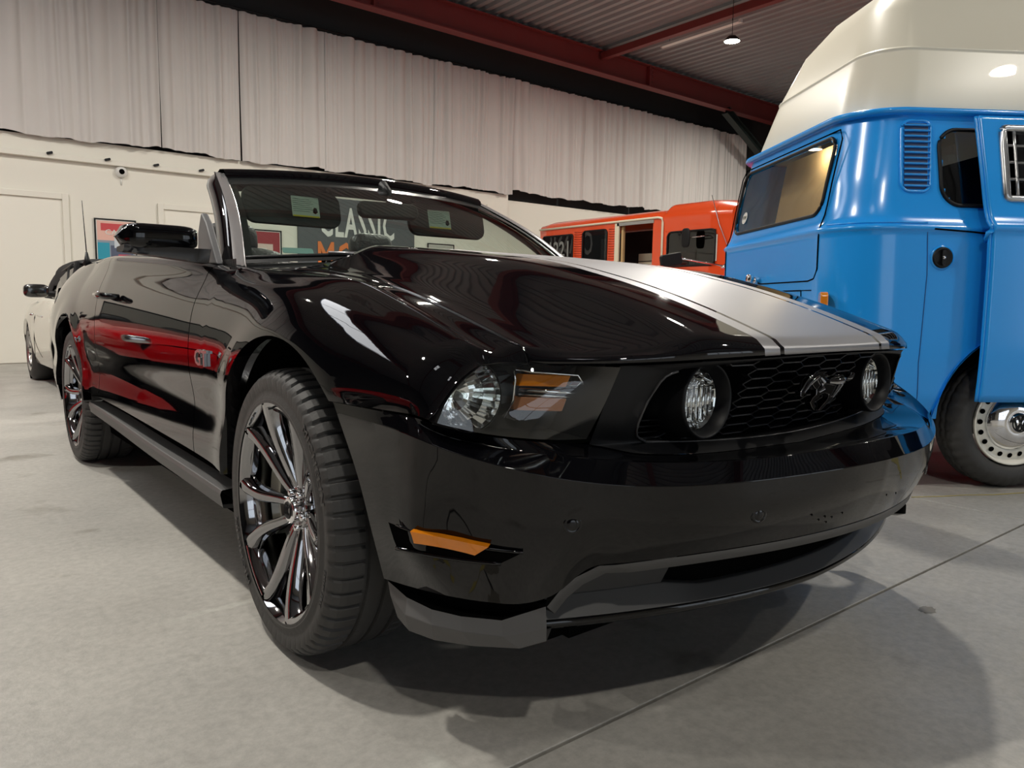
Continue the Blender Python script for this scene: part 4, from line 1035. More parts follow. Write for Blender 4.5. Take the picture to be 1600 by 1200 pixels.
# ---- sign and framed pictures
SG = mat('sign_grey', (.085, .095, .105), .5)
sg = empty('wall_sign', (4.33, YB - .03, 1.55), 0, 'large grey wall sign with white and orange capital letters', 'sign')
MB().box((-1.05, -.01, -.95), (1.05, .02, .93)).build('sign_panel', SG, sg, smooth=False)
text_on('lettering', 'CLASSIC', (-.02, -.016, .53), (1, 0, 0), (0, 0, 1), .66, WHT, sg, bold=.012, depth=.004, sx=.50, spacing=1.12)
text_on('lettering', 'MOVE', (-.16, -.016, -.03), (1, 0, 0), (0, 0, 1), .66, mat('sign_orange', (.75, .20, .05), .5), sg, bold=.012, depth=.004, sx=.62, spacing=1.12)
def poster(x0, x1, z0, z1, lab, art):
    e = empty('framed_poster', ((x0 + x1) / 2, YB - .02, (z0 + z1) / 2), 0, lab, 'picture'); w2, h2 = (x1 - x0) / 2, (z1 - z0) / 2
    V, F = ring_faces([(-w2, 0, -h2), (w2, 0, -h2), (w2, 0, h2), (-w2, 0, h2)], [(-w2 + .018, 0, -h2 + .018), (w2 - .018, 0, -h2 + .018), (w2 - .018, 0, h2 - .018), (-w2 + .018, 0, h2 - .018)])
    MB().add(V, F).build('picture_frame', SATIN, e, smooth=False, solid=.02)
    MB().box((-w2 + .015, -.002, -h2 + .015), (w2 - .015, .01, h2 - .015)).build('picture_mount', WHT, e, smooth=False)
    for k, (a, b, c, d, colr) in enumerate(art):
        MB().box((-w2 + .03 + a * (2 * w2 - .06), -.004 - .0005 * k, -h2 + .03 + b * (2 * h2 - .06)), (-w2 + .03 + c * (2 * w2 - .06), -.002, -h2 + .03 + d * (2 * h2 - .06))).build('print_area', mat('print_%d_%d_%d' % tuple(int(v * 99) for v in colr), colr, .5), e, smooth=False)
    return e
pe = poster(.46, .97, 1.20, 1.90, 'framed poster in red, cream and blue left of the door mirror', [(0, 0, 1, .86, (.25, .30, .36)), (0, .60, 1, 1, (.75, .45, .38)), (.1, .80, .9, .95, (.55, .06, .07)), (0, 0, .32, .55, (.02, .30, .42)), (.35, .05, .95, .50, (.08, .10, .16)), (.45, .45, .72, .66, (.55, .60, .65)), (.55, .2, .9, .32, (.5, .08, .12))])
text_on('poster_title', 'CARS', (.0, -.010, .17), (1, 0, 0), (0, 0, 1), .10, WHT, pe, depth=.001, sx=1.1)
poster(2.42, 3.02, 1.20, 1.905, 'framed red picture seen through the windscreen beside the grey sign', [(0, 0, 1, 1, (.30, .03, .04)), (.2, .30, .8, .72, (.65, .50, .45)), (.35, .42, .62, .62, (.75, .70, .66))])
poster(5.66, 6.22, 1.42, 1.88, 'framed monochrome picture seen through the windscreen right of the sign', [(0, 0, 1, 1, (.45, .44, .40)), (.2, .1, .5, .6, (.12, .12, .11)), (.55, .2, .95, .8, (.15, .15, .15))])

# ================================================================ small roadster (white one behind, red ones out of view / behind the van)
def roadster(loc, rz, paint, label, hood_up=True, group=None):
    e = empty('roadster', loc, rz, label, 'car', group)
    ZT = sp([-.78, -.6, -.2, .3, .75, 1.3, 1.9, 2.3, 2.8, 3.12], [.50, .60, .70, .76, .80, .83, .84, .83, .76, .66]); WD = sp([-.78, -.5, 0, .5, 1.2, 1.9, 2.3, 2.8, 3.12], [.60, .76, .835, .80, .815, .83, .838, .78, .66])
    XT = sp([-.78, -.4, .2, .9, 1.6, 2.3, 3.12], [.5, .60, .66, .68, .72, .70, .55]); af, ar, rr = (0, .30, .33), (2.265, .30, .33), .33
    def zlo(y):
        for a in (af, ar):
            if abs(y - a[0]) < rr: return a[1] + math.sqrt(rr**2 - (y - a[0])**2)
        return .20
    ys = sorted(set(np.linspace(-.76, 3.10, 34).tolist() + [a[0] + s * rr * math.cos(t) for a in (af, ar) for s in (-1, 1) for t in np.linspace(.02, 1.5, 9)] + [a[0] + s * (rr + .002) for a in (af, ar) for s in (-1, 1)]))
    G = []
    for y in ys:
        W, T, X, zl = WD(y), ZT(y), XT(y), zlo(y)
        P = cr(np.array([(W - .05, .18), (W - .02, .30), (W, .45), (W - .01, .45 + (T - .45) * .5), (W - .05, .45 + (T - .45) * .82), (X + .03, T - .01), (X, T)]), 60)
        k = np.interp(zl, P[:, 1], np.arange(60)); q = np.linspace(k, 59, 22); G.append([(-np.interp(v, np.arange(60), P[:, 0]), y, np.interp(v, np.arange(60), P[:, 1])) for v in q])
    both('body_side', MB().grid(np.array(G)), paint, e)
    def top(y0, y1, crown, nm, n=16):
        g = []
        for y in np.linspace(y0, y1, n): X = XT(y) + .002; g.append([(x * X, y, ZT(y) + crown * (1 - x * x)) for x in np.linspace(-1, 1, 17)])
        MB().grid(np.array(g)).build(nm, paint, e)
    top(-.76, .62, .05, 'bonnet'); top(2.05, 3.10, .04, 'boot_lid')
    def end(y, dy, nm):
        g = []
        for t in np.linspace(-1, 1, 25):
            xx = t * WD(y); yy = y + dy * (1 - abs(t) ** 2.5)
            xt_ = t * XT(y); g.append([(xt_, y + dy * .3 * (1 - t * t), ZT(y) + .0), (xt_ * .5 + xx * .5, yy, ZT(y) * .85), (xx, yy + dy * .15, .38), (xx * .97, yy, .18)])
        MB().grid(np.array(g)).build(nm, paint, e)
    end(-.76, -.14, 'front_bumper'); end(3.10, .14, 'rear_bumper')
    for a in (af, ar): both('wheel_liner', MB().lathe([(-.80, rr + .004), (-.50, rr + .01), (-.48, .05)], 24, Matrix.Translation((0, a[0], a[1])), a0=-R_(95), a1=R_(95)), DARK, e)
    MB().box((-.60, -.6, .14), (.60, 2.9, .3)).build('underbody', DARK, e, smooth=False)
    def whl(loc, rz, proto=None):
        if proto is None:
            w_ = empty('wheel', loc, rz); w_.parent = e
            MB().lathe([(.0, .20), (.0, .25), (.02, .285), (.045, .298), (.16, .298), (.185, .285), (.2, .25), (.19, .20)], 60).build('tyre', RUB, w_)
            r_ = MB().lathe([(.0, .205), (.0, .198), (.03, .19), (.19, .195)], 48)
            for k in range(7):
                a = 2 * math.pi * k / 7; er, et = np.array([math.cos(a), math.sin(a)]), np.array([-math.sin(a), math.cos(a)]); row = []
                for r in (.03, .10, .195): row.append([(.015 + .02 * (r < .05), *(er * r + et * v)) for v in (-.022, 0, .022)])
                r_.grid(np.array(row))
            r_.lathe([(.03, .05), (.02, .035), (.018, 0)], 20); r_.build('rim', mat('cast_alloy', (.55, .55, .54), .25, .9), w_)
        else: w_ = copy_tree(proto, e); w_.location = loc; w_.rotation_euler = (0, 0, rz)
        return w_
    p = whl((-.815, 0, .298), 0); whl((-.815, 2.265, .298), 0, p); whl((.815, 0, .298), math.pi, p); whl((.815, 2.265, .298), math.pi, p)
    # screen
    wb_ = lambda t: np.array([.66 * t, .62 + .12 * t * t, .79]); wt_ = lambda t: np.array([.52 * t, 1.10 + .06 * t * t, 1.16])
    tq = np.linspace(-1, 1, 17); MB().grid([[wb_(t) for t in tq], [wt_(t) for t in tq]]).build('windscreen', TINT, e)
    f_ = MB().tube([wt_(t) for t in tq], .018, 8)
    for s in (-1, 1): f_.tube([wb_(s), wt_(s)], .024, 8)
    f_.build('windscreen_frame', SATIN, e)
    for s in (-1, 1):
        mh = pad(s * .90, .82, .90, .19, .11, .115, 0, 'door_mirror', mat('mirror_black', (.012, .012, .012), .2, coat=1), e); MB().tube([(-s * .17, .03, -.03), (0, 0, -.01)], [.03, .025], 10).build('mirror_arm', SATIN, mh)
        MB().tube([(s * .838, 1.62, .68), (s * .856, 1.66, .68), (s * .856, 1.74, .68), (s * .838, 1.78, .68)], .010, 8).build('door_handle', CHR, e)
        MB().lathe([(-.004, .022), (.004, .02), (.006, 0)], 16, frame_M((s * .822, .52, .55), (s, 0, 0), (0, 1, 0))).build('side_repeater', AMB, e)
        for y in (.62, 1.72): MB().tube([(s * (WD(y) + .001), y, .25), (s * (WD(y) + .0025), y, .45), (s * (WD(y) - .009), y, .65), (s * (WD(y) - .05), y, .75)], .0028, 5).build('door_gap', DARK, e)
        pad(s * .62, -.76, .56, .22, .12, .12, 0, 'headlamp', GLS if False else CHR, e)
    if hood_up:
        g = []
        for t in np.linspace(0, 1, 16):
            y = 1.12 + 1.12 * t; zc = 1.175 + .07 * math.sin(t * 2.2) - .36 * max(0, t - .45) ** 1.6 * 2.0; wq = .54 + .12 * min(1, t * 1.5); row = []
            for a in np.linspace(0, math.pi, 21):
                ca, sa2 = math.cos(a), math.sin(a); zb = .83 if t > .55 else 1.02 - .12 * t
                row.append((-wq * math.copysign(abs(ca) ** .6, ca), y, zb + (zc - zb) * abs(sa2) ** .55))
            g.append(row)
        MB().grid(np.array(g)).build('soft_top', CLOTH, e)
        for s in (-1, 1):
            MB().add([(s * .675, .80, .83), (s * .66, 1.75, .84), (s * .60, 1.70, 1.06), (s * .545, 1.18, 1.14)], [(0, 1, 2, 3)]).build('side_window', TINT, e, smooth=False)
            MB().tube([(s * .676, .80, .84), (s * .60, 1.13, 1.10), (s * .555, 1.2, 1.15), (s * .60, 1.70, 1.07), (s * .665, 1.75, .85)], .010, 6).build('window_seal', SATIN, e)
    for s in (-1, 1): pad(s * .33, 1.62, .66, .40, .16, .55, -.25, 'seat', LEATH, e)
    MB().grid([[(x, .66, .78) for x in (-.6, .6)], [(x, .95, .78) for x in (-.6, .6)], [(x, 1.0, .5) for x in (-.6, .6)]]).build('dashboard', LEATH, e)
    return e
roadster((.215, 5.13, 0), 0, ROADW, 'white two-seat roadster with black soft top parked behind the black convertible')
roadster((-2.45, 5.55, 0), R_(2), REDP, 'red open roadster parked beside the white roadster, left of the picture', hood_up=False)
roadster((-4.9, .5, 0), R_(8), REDP, 'red open roadster added for its reflection, level with the camera, left of the picture', hood_up=False)  # unseen copy added so the front fender and bumper reflect red
roadster((6.35, 1.35, 0), R_(-62), REDP, 'red roadster half hidden behind the blue camper', hood_up=False)

# ================================================================ blue high-roof camper
van = empty('camper_van', (1.69, .03, 0), -.60, 'bright blue camper van with tall cream roof and open sliding door', 'van')
VL, VW = 4.40, 1.72
iw = sp([.33, .45, .7, 1.0, 1.19, 1.21, 1.225, 1.26, 1.45, 1.72, 1.76], [.050, .012, .0, .0, .004, -.006, .004, .022, .062, .120, .128])
iu = sp([.33, .45, .7, 1.0, 1.19, 1.21, 1.225, 1.26, 1.45, 1.72, 1.76], [.060, .030, .020, .012, .010, .0, .012, .030, .065, .115, .120])
def vloop(seg, t, z, iwz=None, iuz=None, rad=.27):
    """seg 0 far->near along the rear, 1 near rear corner, 2 near side rear->front, 3 front near corner, 4 front, 5, 6 far side, 7 far rear corner"""
    a = iw(z) if iwz is None else iwz; b = iu(z) if iuz is None else iuz
    x0, x1, y0, y1 = b, VL - b, a, VW - a; r = rad
    if seg == 0: return (x0, (y1 - r) * (1 - t) + (y0 + r) * t)
    if seg == 1: th = t * math.pi / 2; return (x0 + r - r * math.cos(th), y0 + r - r * math.sin(th))
    if seg == 2: return ((x0 + r) * (1 - t) + (x1 - r) * t, y0)
    if seg == 3: th = t * math.pi / 2; return (x1 - r + r * math.sin(th), y0 + r - r * math.cos(th))
    if seg == 4: return (x1, (y0 + r) * (1 - t) + (y1 - r) * t)
    if seg == 5: th = t * math.pi / 2; return (x1 - r + r * math.cos(th), y1 - r + r * math.sin(th))
    if seg == 6: return ((x1 - r) * (1 - t) + (x0 + r) * t, y1)
    th = t * math.pi / 2; return (x0 + r - r * math.sin(th), y1 - r + r * math.cos(th))
AX = [.925, 3.33]; AR = .425; AZ = .33
def vzlo(u, seg):
    if seg in (2, 6):
        for a in AX:
            if abs(u - a) < AR: return AZ + math.sqrt(AR**2 - (u - a)**2)
    return .335
def vcols():
    out = []
    for seg, n in ((0, 80), (1, 18), (2, 0), (3, 8), (4, 10), (5, 8), (6, 0), (7, 18)):
        if n: out += [(seg, t) for t in np.linspace(0, 1, n, endpoint=False)]
        else:
            x0, x1 = .29, VL - .29; us = set(np.linspace(x0, x1, 150).tolist())
            for a in AX: us |= {a - AR * math.cos(t) for t in np.linspace(.015, math.pi - .015, 24)} | {a - AR - .001, a + AR + .001}
            us = sorted(us); ts = [(u - x0) / (x1 - x0) for u in us]
            out += [(seg, t) for t in (ts if seg == 2 else [1 - v for v in ts[::-1]])]
    return out
NZ = 96
holes = [('rear', .30, 1.42, 1.305, 1.655, .07), ('near', .485, 1.10, 1.320, 1.660, .09), ('near', 1.74, 2.85, .42, 1.66, .05), ('far', .45, 1.1, 1.32, 1.66, .09), ('far', 1.3, 2.1, 1.32, 1.66, .09), ('far', 2.3, 3.1, 1.32, 1.66, .09)]
def in_rr(a, b, x0, x1, y0, y1, r):
    if not (x0 < a < x1 and y0 < b < y1): return False
    dx = max(x0 + r - a, a - (x1 - r), 0); dy = max(y0 + r - b, b - (y1 - r), 0); return dx * dx + dy * dy < r * r
def build_van_body():
    C_ = vcols(); V = []; F = []
    zg = None
    for seg, t in C_:
        u = vloop(seg, t, .7)[0]; zl = vzlo(u, seg)
        base = np.unique(np.r_[np.linspace(.335, 1.19, 40), np.linspace(1.19, 1.27, 9), np.linspace(1.27, 1.745, NZ - 48)])
        zs = np.maximum(base, zl)
        for z in zs: p = vloop(seg, t, z); V.append((p[0], p[1], z))
    n = len(V) // len(C_)
    for i in range(len(C_)):
        j = (i + 1) % len(C_); seg = C_[i][0]
        side = 'rear' if seg in (0,) else 'near' if seg in (1, 2) else 'far' if seg in (6, 7) else None
        for k in range(n - 1):
            q = (i * n + k, j * n + k, j * n + k + 1, i * n + k + 1)
            if max(V[q[3]][2] - V[q[0]][2], V[q[2]][2] - V[q[1]][2]) < 1e-5: continue
            c = np.mean([V[v] for v in q], axis=0)
            if any((sd == side or (sd == 'rear' and seg in (0, 1, 7))) and in_rr(c[1] if sd == 'rear' else c[0], c[2], a, b, z0, z1, r) for sd, a, b, z0, z1, r in holes): continue
            F.append(q)
    return V, F
V, F = build_van_body()
vb = mesh('body_shell', V, F, BLUE, van)
# arch lips and dark wheel boxes
for s, w0_ in ((1, .0), (-1, VW)):
    for a in AX:
        A = [(a - AR * math.cos(t), vloop(2 if s == 1 else 6, .5, AZ + AR * math.sin(t))[1], AZ + AR * math.sin(t)) for t in np.linspace(0, math.pi, 30)]
        MB().grid([[(x, y - s * .012, z) for x, y, z in A], [(a + (x - a) * .985, y - s * .006, AZ + (z - AZ) * .985) for x, y, z in A], [(a + (x - a) * .985, y + s * .05, AZ + (z - AZ) * .985) for x, y, z in A]]).build('arch_lip', BLUE, van)
        MB().lathe([(w0_ + s * .03, AR + .005), (w0_ + s * .35, AR + .01), (w0_ + s * .36, .02)], 24, Matrix.Translation((a, 0, AZ)), a0=0, a1=math.pi, axis='y').build('wheel_liner', DARK, van)
MB().box((.35, .3, .22), (VL - .3, VW - .3, .38)).build('underbody', DARK, van, smooth=False)
MB().box((.2, .15, .38), (VL - .2, VW - .15, .40)).build('cabin_floor', DARK, van, smooth=False)
# gutter rail
def ring_at(z, extra_w, extra_u, segs=(0, 1, 2, 3, 4, 5, 6, 7), n=14, rad=.27):
    P = []
    for s in segs: P += [vloop(s, t, z, iw(z) + extra_w if z < 1.77 else extra_w, iu(z) + extra_u if z < 1.77 else extra_u, rad) for t in np.linspace(0, 1, n, endpoint=False)]
    return P
g = [[(x, y, z) for x, y in ring_at(1.745, -o, -o)] for o, z in ((.0, 1.728), (.026, 1.732), (.034, 1.745), (.030, 1.757), (.0, 1.752), (-.03, 1.756))]
MB().grid(np.array(g), closev=True).build('rain_gutter', BLUE, van)
# tall roof
lv = [(1.752, .150, .150, .25), (1.80, .158, .160, .25), (1.95, .205, .205, .24), (2.055, .240, .240, .22), (2.068, .236, .236, .22), (2.075, .246, .246, .22), (2.30, .385, .335, .18), (2.46, .47, .47, .16), (2.56, .56, .70, .12), (2.59, .70, 1.0, .10)]
R3 = [[(x, y, z) for x, y in ring_at(2.0, a, b, rad=r)] for z, a, b, r in lv]
mb = MB().grid(np.array(R3), closev=True); nn = len(R3[0]); mb.F.append(tuple(range((len(lv) - 1) * nn, len(lv) * nn)))
mb.build('high_roof', WHITEP, van, bevel=.004)
def on_rear(w_, z, off=0): return (iu(z) - off, w_, z)
def on_side(u, z, off=0): return (u, iw(z) - off, z)
def on_near(u, z, off=0):
    """near side including the rounded rear corner: u below .3 runs round it"""
    x0, y0 = iu(z), iw(z); r = .27
    if u >= x0 + r: return (u, y0 - off, z)
    th = math.acos(max(-1, min(1, (x0 + r - u) / r))); return (x0 + r - (r + off) * math.cos(th), y0 + r - (r + off) * math.sin(th), z)
def seal(f, a, b, z0, z1, r, nm, parent, rad=.013, m=None, off=.003, n=9):
    P = [((a + b) / 2 + x, (z0 + z1) / 2 + y) for x, y in rrect(b - a, z1 - z0, r, n)]; Q = []
    for i in range(len(P)):
        p, q = P[i], P[(i + 1) % len(P)]; k = max(1, int(math.hypot(q[0] - p[0], q[1] - p[1]) / .05))
        Q += [f(p[0] + (q[0] - p[0]) * t / k, p[1] + (q[1] - p[1]) * t / k, off) for t in range(k)]
    Q += Q[:2]
    return MB().tube(Q, rad, 8, caps=False).build(nm, m or SATIN, parent)
def pane(f, a, b, z0, z1, m, parent, off=-.004, nm='window_pane'):
    return MB().grid([[f(x, z, off) for x in np.linspace(a, b, 14)] for z in np.linspace(z0, z1, 8)]).build(nm, m, parent)
VG = glass_mat('camper_glass', (.78, .79, .76))
pane(on_rear, .30, 1.42, 1.305, 1.655, VG, van); seal(on_rear, .29, 1.43, 1.295, 1.665, .075, 'window_seal', van, .009)
pane(on_near, .485, 1.10, 1.32, 1.66, VG, van); seal(on_near, .48, 1.105, 1.315, 1.665, .09, 'window_seal', van, .009)
for a, b in ((.45, 1.1), (1.3, 2.1), (2.3, 3.1)): pane(lambda x, z, o: (x, VW - iw(z) + o, z), a, b, 1.32, 1.66, VG, van)
# hatch and lid shut lines
def line(f, P, nm='panel_gap', r=.0035, m=DARK, closed=False, par=van):
    Q = []
    for p, q in zip(P[:-1], P[1:]):
        k = max(1, int(math.hypot(q[0] - p[0], q[1] - p[1]) / .05)); Q += [f(p[0] + (q[0] - p[0]) * t / k, p[1] + (q[1] - p[1]) * t / k, .0005) for t in range(k)]
    Q.append(f(*P[-1], .0005)); return MB().tube(Q, r, 6).build(nm, m, par)
line(on_rear, [(.33, .975), (1.42, .975), (1.48, 1.03), (1.48, 1.64), (1.44, 1.69), (.28, 1.69), (.24, 1.64), (.24, 1.03), (.27, .985), (.33, .975)])
line(on_rear, [(.40, .93), (1.32, .93)]); line(on_rear, [(.40, .93), (.36, .60)]); line(on_rear, [(.29, .93), (.40, .93), (.40, .90)], r=.0025)
line(on_near, [(.40, 1.235), (.41, 1.0), (.40, .60), (.42, .34)], r=.0022, m=mat('blue_shadow_gap', (.006, .09, .30), .4))
line(on_near, [(.43, 1.205), (.62, 1.195), (.68, 1.19)], r=.004)
# belt swage
MB().tube([on_near(u, 1.232, .002) for u in np.linspace(.03, .40, 12)], .005, 6).build('belt_swage', BLUE, van)
# handle, badge, lamps
hd_ = MB().tube([on_rear(.93, .995, .0), on_rear(.93, .995, .035)], .014, 10); hd_.tube([on_rear(.93, 1.0, .04), on_rear(.92, .955, .045), on_rear(.925, .93, .035)], [.012, .008, .005], 8); hd_.tube([on_rear(.93, 1.0, .03), on_rear(.93, 1.002, .052)], .018, 12)
hd_.V = [tuple(Vector(on_rear(.93, .99, .0)) + (Vector(v) - Vector(on_rear(.93, .99, .0))) * 1.35) for v in hd_.V]; hd_.build('hatch_handle', CHR, van)
for k in range(6):
    MB().prism(rrect(.018, .024, .003, 3), 0, .003, frame_M(on_rear(1.32 - k * .024 * -1, 1.010, .001), (0, -1, 0), (.0, 0, 1))).build('badge_letter', ALU, van, smooth=False)
for w_ in (.155, VW - .155):
    t = MB().prism(rrect(.095, .22, .025), 0, .035, frame_M((.028 if 1 else 0, w_, .81), (-.35 if w_ < 1 else .35, -1, 0), (0, 0, 1))); t.V = [(x - .0, y, z) for x, y, z in t.V]
    o = t.build('tail_lamp', AMB, van, bevel=.006); 
    MB().prism(rrect(.10, .13, .02), 0, .036, frame_M((.026, w_, .755), (-.35 if w_ < 1 else .35, -1, 0), (0, 0, 1))).build('red_lens', mat('tail_red', (.4, .01, .01), .15, coat=1), o, bevel=.006)
MB().grid([[(-.055 + .30 * max(0, abs(t) - .86) / .14 * (1 if 1 else 0) + dx, .86 + .83 * t, .43 + dz) for t in np.linspace(-1, 1, 41)] for dx, dz in ((.03, .075), (-.03, .07), (-.045, .03), (-.035, .0), (-.045, -.03), (-.03, -.07), (.03, -.075))]).build('rear_bumper', WHITEP, van)
rv = empty('x', (0, 0, 0)); bpy.data.objects.remove(rv)
# round club sticker in the hatch window
stk = MB().prism([(.036 * math.cos(a), .036 * math.sin(a)) for a in np.linspace(0, 2 * math.pi, 28, endpoint=False)], 0, .001, frame_M(on_rear(1.30, 1.385, .0), (.0, -1, 0), (0.2, 0, 1))).build('window_sticker', WHT, van, smooth=False)
text_on('sticker_print', 'VW', on_rear(1.30, 1.385, .0025), (0, -1, 0), (.2, 0, 1), .034, mat('print_grey', (.13, .14, .12), .6), stk, depth=.0005)
# cooling louvres: slot shade painted as a dark blue sheet, with separate slats
sl_ = MB().grid([[on_near(u + (z - 1.53) * .08, z, .0015) for u in np.linspace(.315, .425, 8)] for z in np.linspace(1.385, 1.69, 12)]).build('louvre_shade_sheet', mat('louvre_shade_blue', (.004, .03, .10), .5), van)
for k in range(12):
    z = 1.398 + k * .0255; P = []
    MB().grid([[on_near(u + (z - 1.53) * .08, z + dz, o) for u in np.linspace(.312, .428, 8)] for dz, o in ((-.002, .002), (.0, .010), (.006, .011), (.008, .003))]).build('louvre_slat', BLUE, sl_)
seal(lambda u, z, o: on_near(u + (z - 1.53) * .08, z, o), .302, .438, 1.375, 1.702, .04, 'louvre_rim', van, .007, BLUE, .001)
# black service cap
M = frame_M(on_near(.475, 1.078, .0), (1, 0, 0), (0, 0, 1))
cp = MB().lathe([(.0, .048), (.010, .047), (.014, .040), (.010, .036), (.012, 0)], 32, M, axis='z').build('service_cap', SATIN, van)
MB().lathe([(.0, .056), (.004, .055), (.005, .047)], 32, M, axis='z').build('cap_ring', BLUE, cp)
MB().prism(rrect(.018, .066, .006), .012, .020, M).build('cap_grip', SATIN, cp, bevel=.002); MB().lathe([(.020, .008), (.024, .006), (.024, 0)], 12, M, axis='z').build('cap_lock', CHR, cp)
# plywood furniture inside
MB().add([(.27, .26, 1.1), (.27, 1.46, 1.1), (.27, 1.22, 1.70), (.27, .26, 1.70), (.29, .26, 1.1), (.29, 1.46, 1.1), (.29, 1.22, 1.70), (.29, .26, 1.70)], [(0, 1, 2, 3), (4, 7, 6, 5), (0, 4, 5, 1), (1, 5, 6, 2), (2, 6, 7, 3)]).build('plywood_cabinet', WOOD, van, smooth=False); MB().box((.262, .56, 1.42), (.27, .564, 1.70)).build('cabinet_gap', DARK, van, smooth=False)
MB().box((.14, .28, 1.20), (.38, 1.5, 1.215)).build('rear_shelf', WOOD, van, smooth=False); MB().box((.29, 1.13, 1.2), (1.2, 1.15, 1.5)).build('cabinet_side', WOOD, van, smooth=False)
MB().box((1.2, .2, .4), (1.22, 1.5, 1.7)).build('bulkhead_panel', DARK, van, smooth=False)
dl_ = MB().lathe([(0, 0), (0, .035), (.015, .03), (.015, 0)], 20, Matrix.Translation((.20, .72, 1.685)), axis='z').build('added_cabin_lamp', WHT, van, smooth=False)  # lamp disc and point light added to brighten the plywood
l = bpy.data.lights.new('added_cabin_fill', 'POINT'); l.energy = 1.6; l.color = (1, .86, .66); l.shadow_soft_size = .03; q = bpy.data.objects.new('added_cabin_fill', l); COL.objects.link(q); q.parent = van; q.location = (.20, .72, 1.665)
# open sliding door hanging outside the body
dq = lambda u, z, o=0: (u, iw(z) - .068 - o, z)
due = sp([.43, 1.2, 1.24, 1.70], [.660, .655, .650, .628])
jal = (.735, 1.42, 1.345, 1.655)
Vd = []; us_ = np.linspace(0, 1, 66); zs_d = np.r_[np.linspace(.43, 1.19, 24), np.linspace(1.2, 1.26, 8), np.linspace(1.27, 1.712, 34)]
for z in zs_d:
    for t in us_: u = due(z) * (1 - t) + 1.70 * t; Vd.append(dq(u, z))
Fd = []
for i in range(len(zs_d) - 1):
    for j in range(65):
        a = i * 66 + j; c = np.mean([Vd[a], Vd[a + 67]], axis=0)
        if in_rr(c[0], c[2], *jal, .03): continue
        Fd.append((a, a + 1, a + 67, a + 66))
sd_ = mesh('sliding_door', Vd, Fd, BLUE, van, solid=.024)
MB().tube([dq(due(z) - .004, z, -.004) for z in zs_d], .009, 8).build('door_edge', BLUE, sd_)
MB().box((jal[0] - .03, iw(1.5) - .03, 1.3), (jal[1] + .05, iw(1.5) - .015, 1.69)).build('door_lining', DARK, sd_, smooth=False)
seal(dq, jal[0] - .005, jal[1] + .005, jal[2] - .005, jal[3] + .005, .02, 'jalousie_frame', sd_, .017, ALU, .010, 4)
for u in (jal[0] + .010, jal[0] + .05, 1.39): MB().tube([dq(u, z, .012) for z in np.linspace(jal[2], jal[3], 5)], .008, 8).build('jalousie_stile', ALU, sd_)
for k in range(4):
    z0 = jal[2] + .010 + k * .0765
    MB().grid([[dq(u, z0 + dz, o) for u in (jal[0] + .045, 1.40)] for dz, o in ((0, .020), (.074, .002))]).build('louvre_pane', TINT, sd_, smooth=False)
    MB().tube([dq(u, z0 + .074, .008) for u in (jal[0] + .02, 1.40)], .007, 8).build('jalousie_rail', ALU, sd_)
MB().tube([dq(.66, 1.155, -.04), dq(.64, 1.165, -.01), dq(.635, 1.185, .003), dq(.655, 1.195, .004)], .011, 8).build('door_catch', BLUE, sd_)
for z in (1.13, .80): MB().prism(rrect(.03, .02, .004), 0, .008, frame_M(dq(.665, z, -.01), (0, 1, 0), (0, 0, 1))).build('door_hinge_block', ALU, sd_, smooth=False)
